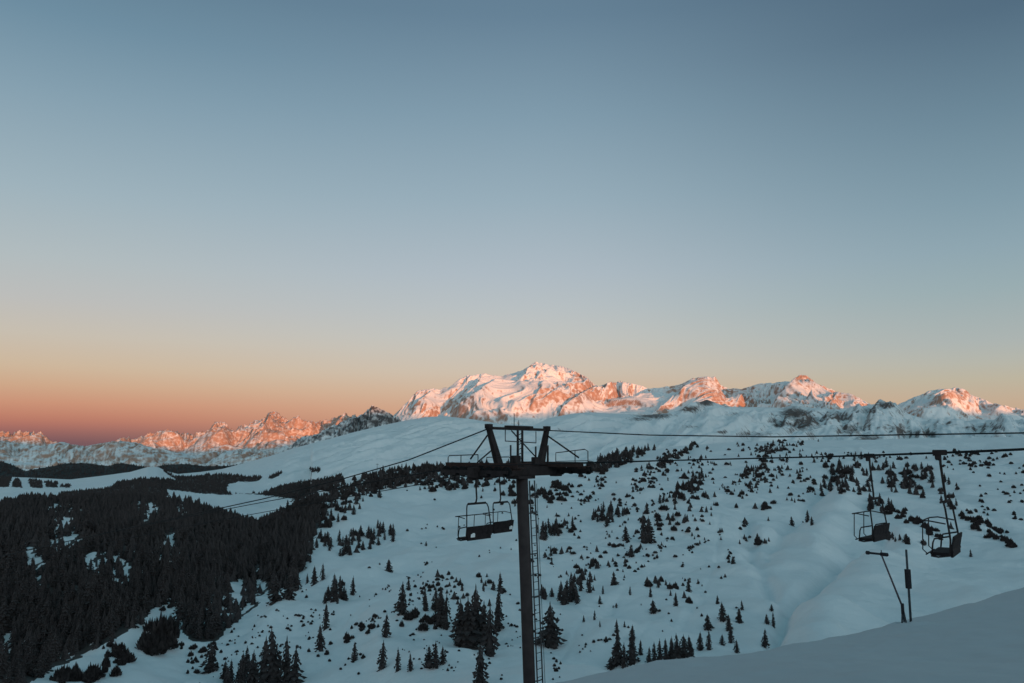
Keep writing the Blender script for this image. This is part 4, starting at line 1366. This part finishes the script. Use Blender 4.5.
for dt in (-.17, .17):
    ld.tube([lad(.01, dt), lad(.5, dt), lad(.985, dt)], .028, 6)
nr = int(axis.length / .3)
for k in range(1, nr):
    ld.tube([lad(k / nr * .975, -.17), lad(k / nr * .975, .17)], .014, 5)
tp(ld, 'ladder', M['galv'])
for f in (.12, .3, .475, .66, .84):
    tp(MB().tube([base_p + axis * f, lad(f, -.17), lad(f, .17)], .026, 6), 'ladder_bracket', M['galv'])
tp(MB().tube([lad(.02, .0) + NV * .32, lad(.97, .0) + NV * .30], .012, 5), 'conduit', M['galv'])


def rope_h(s):
    return float(np.interp(s, [-60, -45, -30, -16, -13, -6, -1.8, 0, 1.6, 5, 15, 30, 60, 170], [2.3, 1.5, .65, -.07, -.19, -.40, -.55, -.62, -.76, -1.22, -2.70, -5.0, -10.0, -30.0]))


def cable(name, t, hf, r, lab, svals):
    c = MB().tube([L(s, t(s) if callable(t) else t, hf(s)) for s in svals], r, 6)
    o = c.build(name, M['cable'])
    return tag(o, lab, 'cable')


SV = [-60, -45, -36, -30, -24, -20, -16, -13, -10, -6, -3, -1.8, -1, 0, 1, 1.6, 3, 5, 8, 11, 15, 20, 25, 30, 40, 60, 90, 130, 170]
cable('haul_rope', -GAUGE, rope_h, .019, 'near haul rope carrying the lowest left chair and the chair furthest right', SV)
cable('haul_rope', GAUGE, rope_h, .019, 'far haul rope carrying the chair close against the left side of the mast', SV)
cable('signal_cable', 2.08, lambda s: float(np.interp(s, [-60, -40, -17.6, -10, -5, 0], [1.5, .95, .50, .46, .58, .84])), .022,
      'thin dark cable running right from the tower frame top, above the ropes', [-60, -40, -28, -17.6, -13, -10, -7, -5, -2.5, 0])
cable('signal_cable', -1.78, lambda s: float(np.interp(s, [0, 4.5, 9, 15, 30, 60, 170], [.84, -.42, -1.35, -2.45, -4.9, -9.8, -29.5])), .026,
      'thin dark cable sloping down to the left from the top of the tower frame', [0, 2, 4.5, 7, 9, 12, 15, 20, 30, 45, 60, 100, 170])


def make_chair(lab, drop):
    root = empty('lift_chair', (0, 0, 0))
    tag(root, lab, 'lift chair', 'chairs of the chairlift')
    W, B = .70, .44
    MB().tube([(0, 0, .02), (0, .0, -.3), (.02, -.03, -.75), (.02, -.05, -1.02), (-.04, -.07, -1.14), (-.14, -.08, -1.19)], .032, 8).build('hanger', M['steel'], root)
    MB().box((0, 0, .0), (.05, 0, 0), (0, .17, 0), (0, 0, .07), .015).box((0, .05, -.12), (.03, 0, 0), (0, .07, 0), (0, 0, .06), .01).build('grip', M['steel'], root)
    f = MB().tube([(-.5, -.08, -1.2), (.5, -.08, -1.2)], .042, 8)
    for sg in (-1, 1):
        f.tube([(sg * .5, -.08, -1.2), (sg * (W - .13), -.09, -1.24), (sg * (W - .08), -.12, -1.36), (sg * W, -.2, -2.1), (sg * W, -.16, -2.5), (sg * W, .1, -2.54), (sg * W, .26, -2.52)], .024, 7)
        f.tube([(sg * W, -.2, -2.02), (sg * W, .16, -2.1), (sg * W, .2, -2.2), (sg * W, .24, -2.5)], .02, 6)
    f.build('frame', M['steel'], root)
    b = MB()
    for k in range(5):
        b.box((-.58 + k * .29, -.235, -2.22), (.142, 0, 0), (0, .022, 0), (0, -.04, .20), .006)
    b.box((0, -.27, -2.12), (W - .01, 0, 0), (0, .014, 0), (0, -.006, .03)).box((0, -.225, -2.38), (W - .01, 0, 0), (0, .014, 0), (0, .006, .03))
    b.build('backrest', M['seat'], root)
    MB().box((0, .04, -2.475), (W - .03, 0, 0), (0, .24, 0), (0, .015, .04), .02).box((0, -.2, -2.47), (W - .03, 0, 0), (0, .03, 0), (0, 0, .07), .01).build('seat', M['seat'], root)
    s_ = MB()
    for sg in (-1, 1):
        s_.tube([(sg * (W + .03), -.12, -1.72), (sg * (W + .03), B * .6, -1.66), (sg * (W - .06), B, -1.68)], .017, 6)
        s_.tube([(sg * (W - .06), B, -1.68), (sg * .5, B + .02, -1.69)], .017, 6)
    s_.tube([(-(W - .06), B, -1.68), (W - .06, B, -1.68)], .019, 6)
    bar = s_.build('safety_bar', M['steel'], root)
    MB().tube([(-.45, B, -1.68), (-.45, B + .04, -2.4), (-.45, B - .06, -2.5)], .015, 6).tube([(.45, B, -1.68), (.45, B + .04, -2.4), (.45, B - .06, -2.5)], .015, 6).tube([(-.62, B - .06, -2.5), (.62, B - .06, -2.5)], .019, 6).build('footrest', M['steel'], bar)
    for o in root.children:
        for v in o.data.vertices:
            if v.co.z < -.5:
                v.co.z -= drop
        for c in o.children:
            for v in c.data.vertices:
                v.co.z -= drop
    return root


def copy_tree(o, parent=None):
    c = o.copy(); COL.objects.link(c); c.parent = parent
    for ch in list(o.children):
        copy_tree(ch, c)
    return c


chair0 = make_chair('empty double chair hanging lowest left of the mast, on the near rope', .2)
spots = [(.0, -1, 0.0, None), (3.05, 1, .03, 'empty double chair close against the left side of the mast'),
         (-13.0, 1, -.06, 'empty chair on the right, left neighbour of the nearest chair'),
         (-16.1, -1, .05, 'empty chair furthest right with a long dark hanger, nearest to the photographer')]
rz0 = math.atan2(DV.y, DV.x) - math.pi / 2
chairs = []
for i, (s, sg, rz, lab) in enumerate(spots):
    c = chair0 if i == 0 else make_chair(lab, .04) if i == 3 else copy_tree(chair0)
    c.location = L(s, sg * GAUGE, rope_h(s) - .0)
    c.rotation_euler = (0, 0, rz0 + rz)
    if lab:
        c['label'] = lab
    chairs.append(c)
for i, c in enumerate(chairs):
    if i in (0, 1):
        sp_ = MB()
        x0 = -.42 if i == 0 else .52
        sp_.box((x0, -.262, -2.56), (.12, 0, 0), (0, .012, 0), (.02, .012, .06), .008).box((x0 + .05, -.255, -2.50), (.06, 0, 0), (0, .010, 0), (0, .01, .03), .006)
        p_ = sp_.build('snow_patch', M['snow_patch'], c)

# ------------------------------------------------------------------ snow lance and padded post on the foreground crest


def fz(x, y):
    return float(fore_z(np.array(x), np.array(y)))


q = at(904, 626, 85.0)
q.z = fz(q.x, q.y)
lance = empty('snow_lance', q)
tag(lance, 'leaning snow lance with a horizontal head on splayed legs, left of the padded post', 'snow lance')
top, knee = at(881.5, 555, 85), at(902.5, 607, 85)
MB().tube([knee - (top - knee) * .02, top], .105, 8, .085).build('pole', M['lance'], lance, q)
for fx, fy in ((902, 85.1), (907.2, 84.8), (904.5, 86.2)):
    ft = at(fx, 627, fy); ft.z = fz(ft.x, ft.y) - .1
    MB().tube([ft, knee + ZV * .1], .085, 7).build('leg', M['post'], lance, q)
h0, h1 = at(866.5, 552.6, 84.8), at(887.5, 554.8, 85.2)
hd = MB().tube([h0, h0 + (h1 - h0) * .12], .19, 12).tube([h0 + (h1 - h0) * .1, h1 - (h1 - h0) * .3], .11, 10).tube([h1 - (h1 - h0) * .32, h1], .19, 12)
hd.tube([top, top + ZV * .5], .05, 6)
hd.build('head', M['pad'], lance, q)
MB().tube([knee - ZV * .7, knee + ZV * .35], .17, 8).build('pivot', M['pad'], lance, q)

q2 = at(911.2, 627, 85.0)
q2.z = fz(q2.x, q2.y)
post = empty('marker_post', q2)
tag(post, 'slim upright post with dark padding round its middle, on the foreground crest', 'post')
MB().tube([q2 - ZV * .4, q2 + ZV * 7.55], .125, 10, .11).build('pole', M['post'], post, q2)
pz0, pz1 = 3.65, 5.55
MB().tube([q2 + ZV * pz0, q2 + ZV * (pz0 + .06), q2 + ZV * (pz1 - .06), q2 + ZV * pz1], .30, 14).build('padding', M['pad'], post, q2)

# ------------------------------------------------------------------ small lift pylons far off on the edge of the wood
for px, py, hp, lab in ((390, 471, 10, 'tiny distant lift pylon in front of the smooth ridge, right one'), (377, 474, 10, 'tiny distant lift pylon in front of the smooth ridge, left one')):
    r = on_hill(px, py)
    if r:
        p = Vector(r); h = hp * p.y / FPX
        py_ = empty('lift_pylon', p)
        tag(py_, lab, 'lift pylon', 'distant lift pylons')
        MB().tube([(0, 0, -1), (0, 0, h)], .45, 8, .3).build('mast', M['steel'], py_)
        MB().box((0, 0, h * .95), (2.6, 0, 0), (0, .3, 0), (0, 0, .3), .05).build('crossarm', M['steel'], py_)
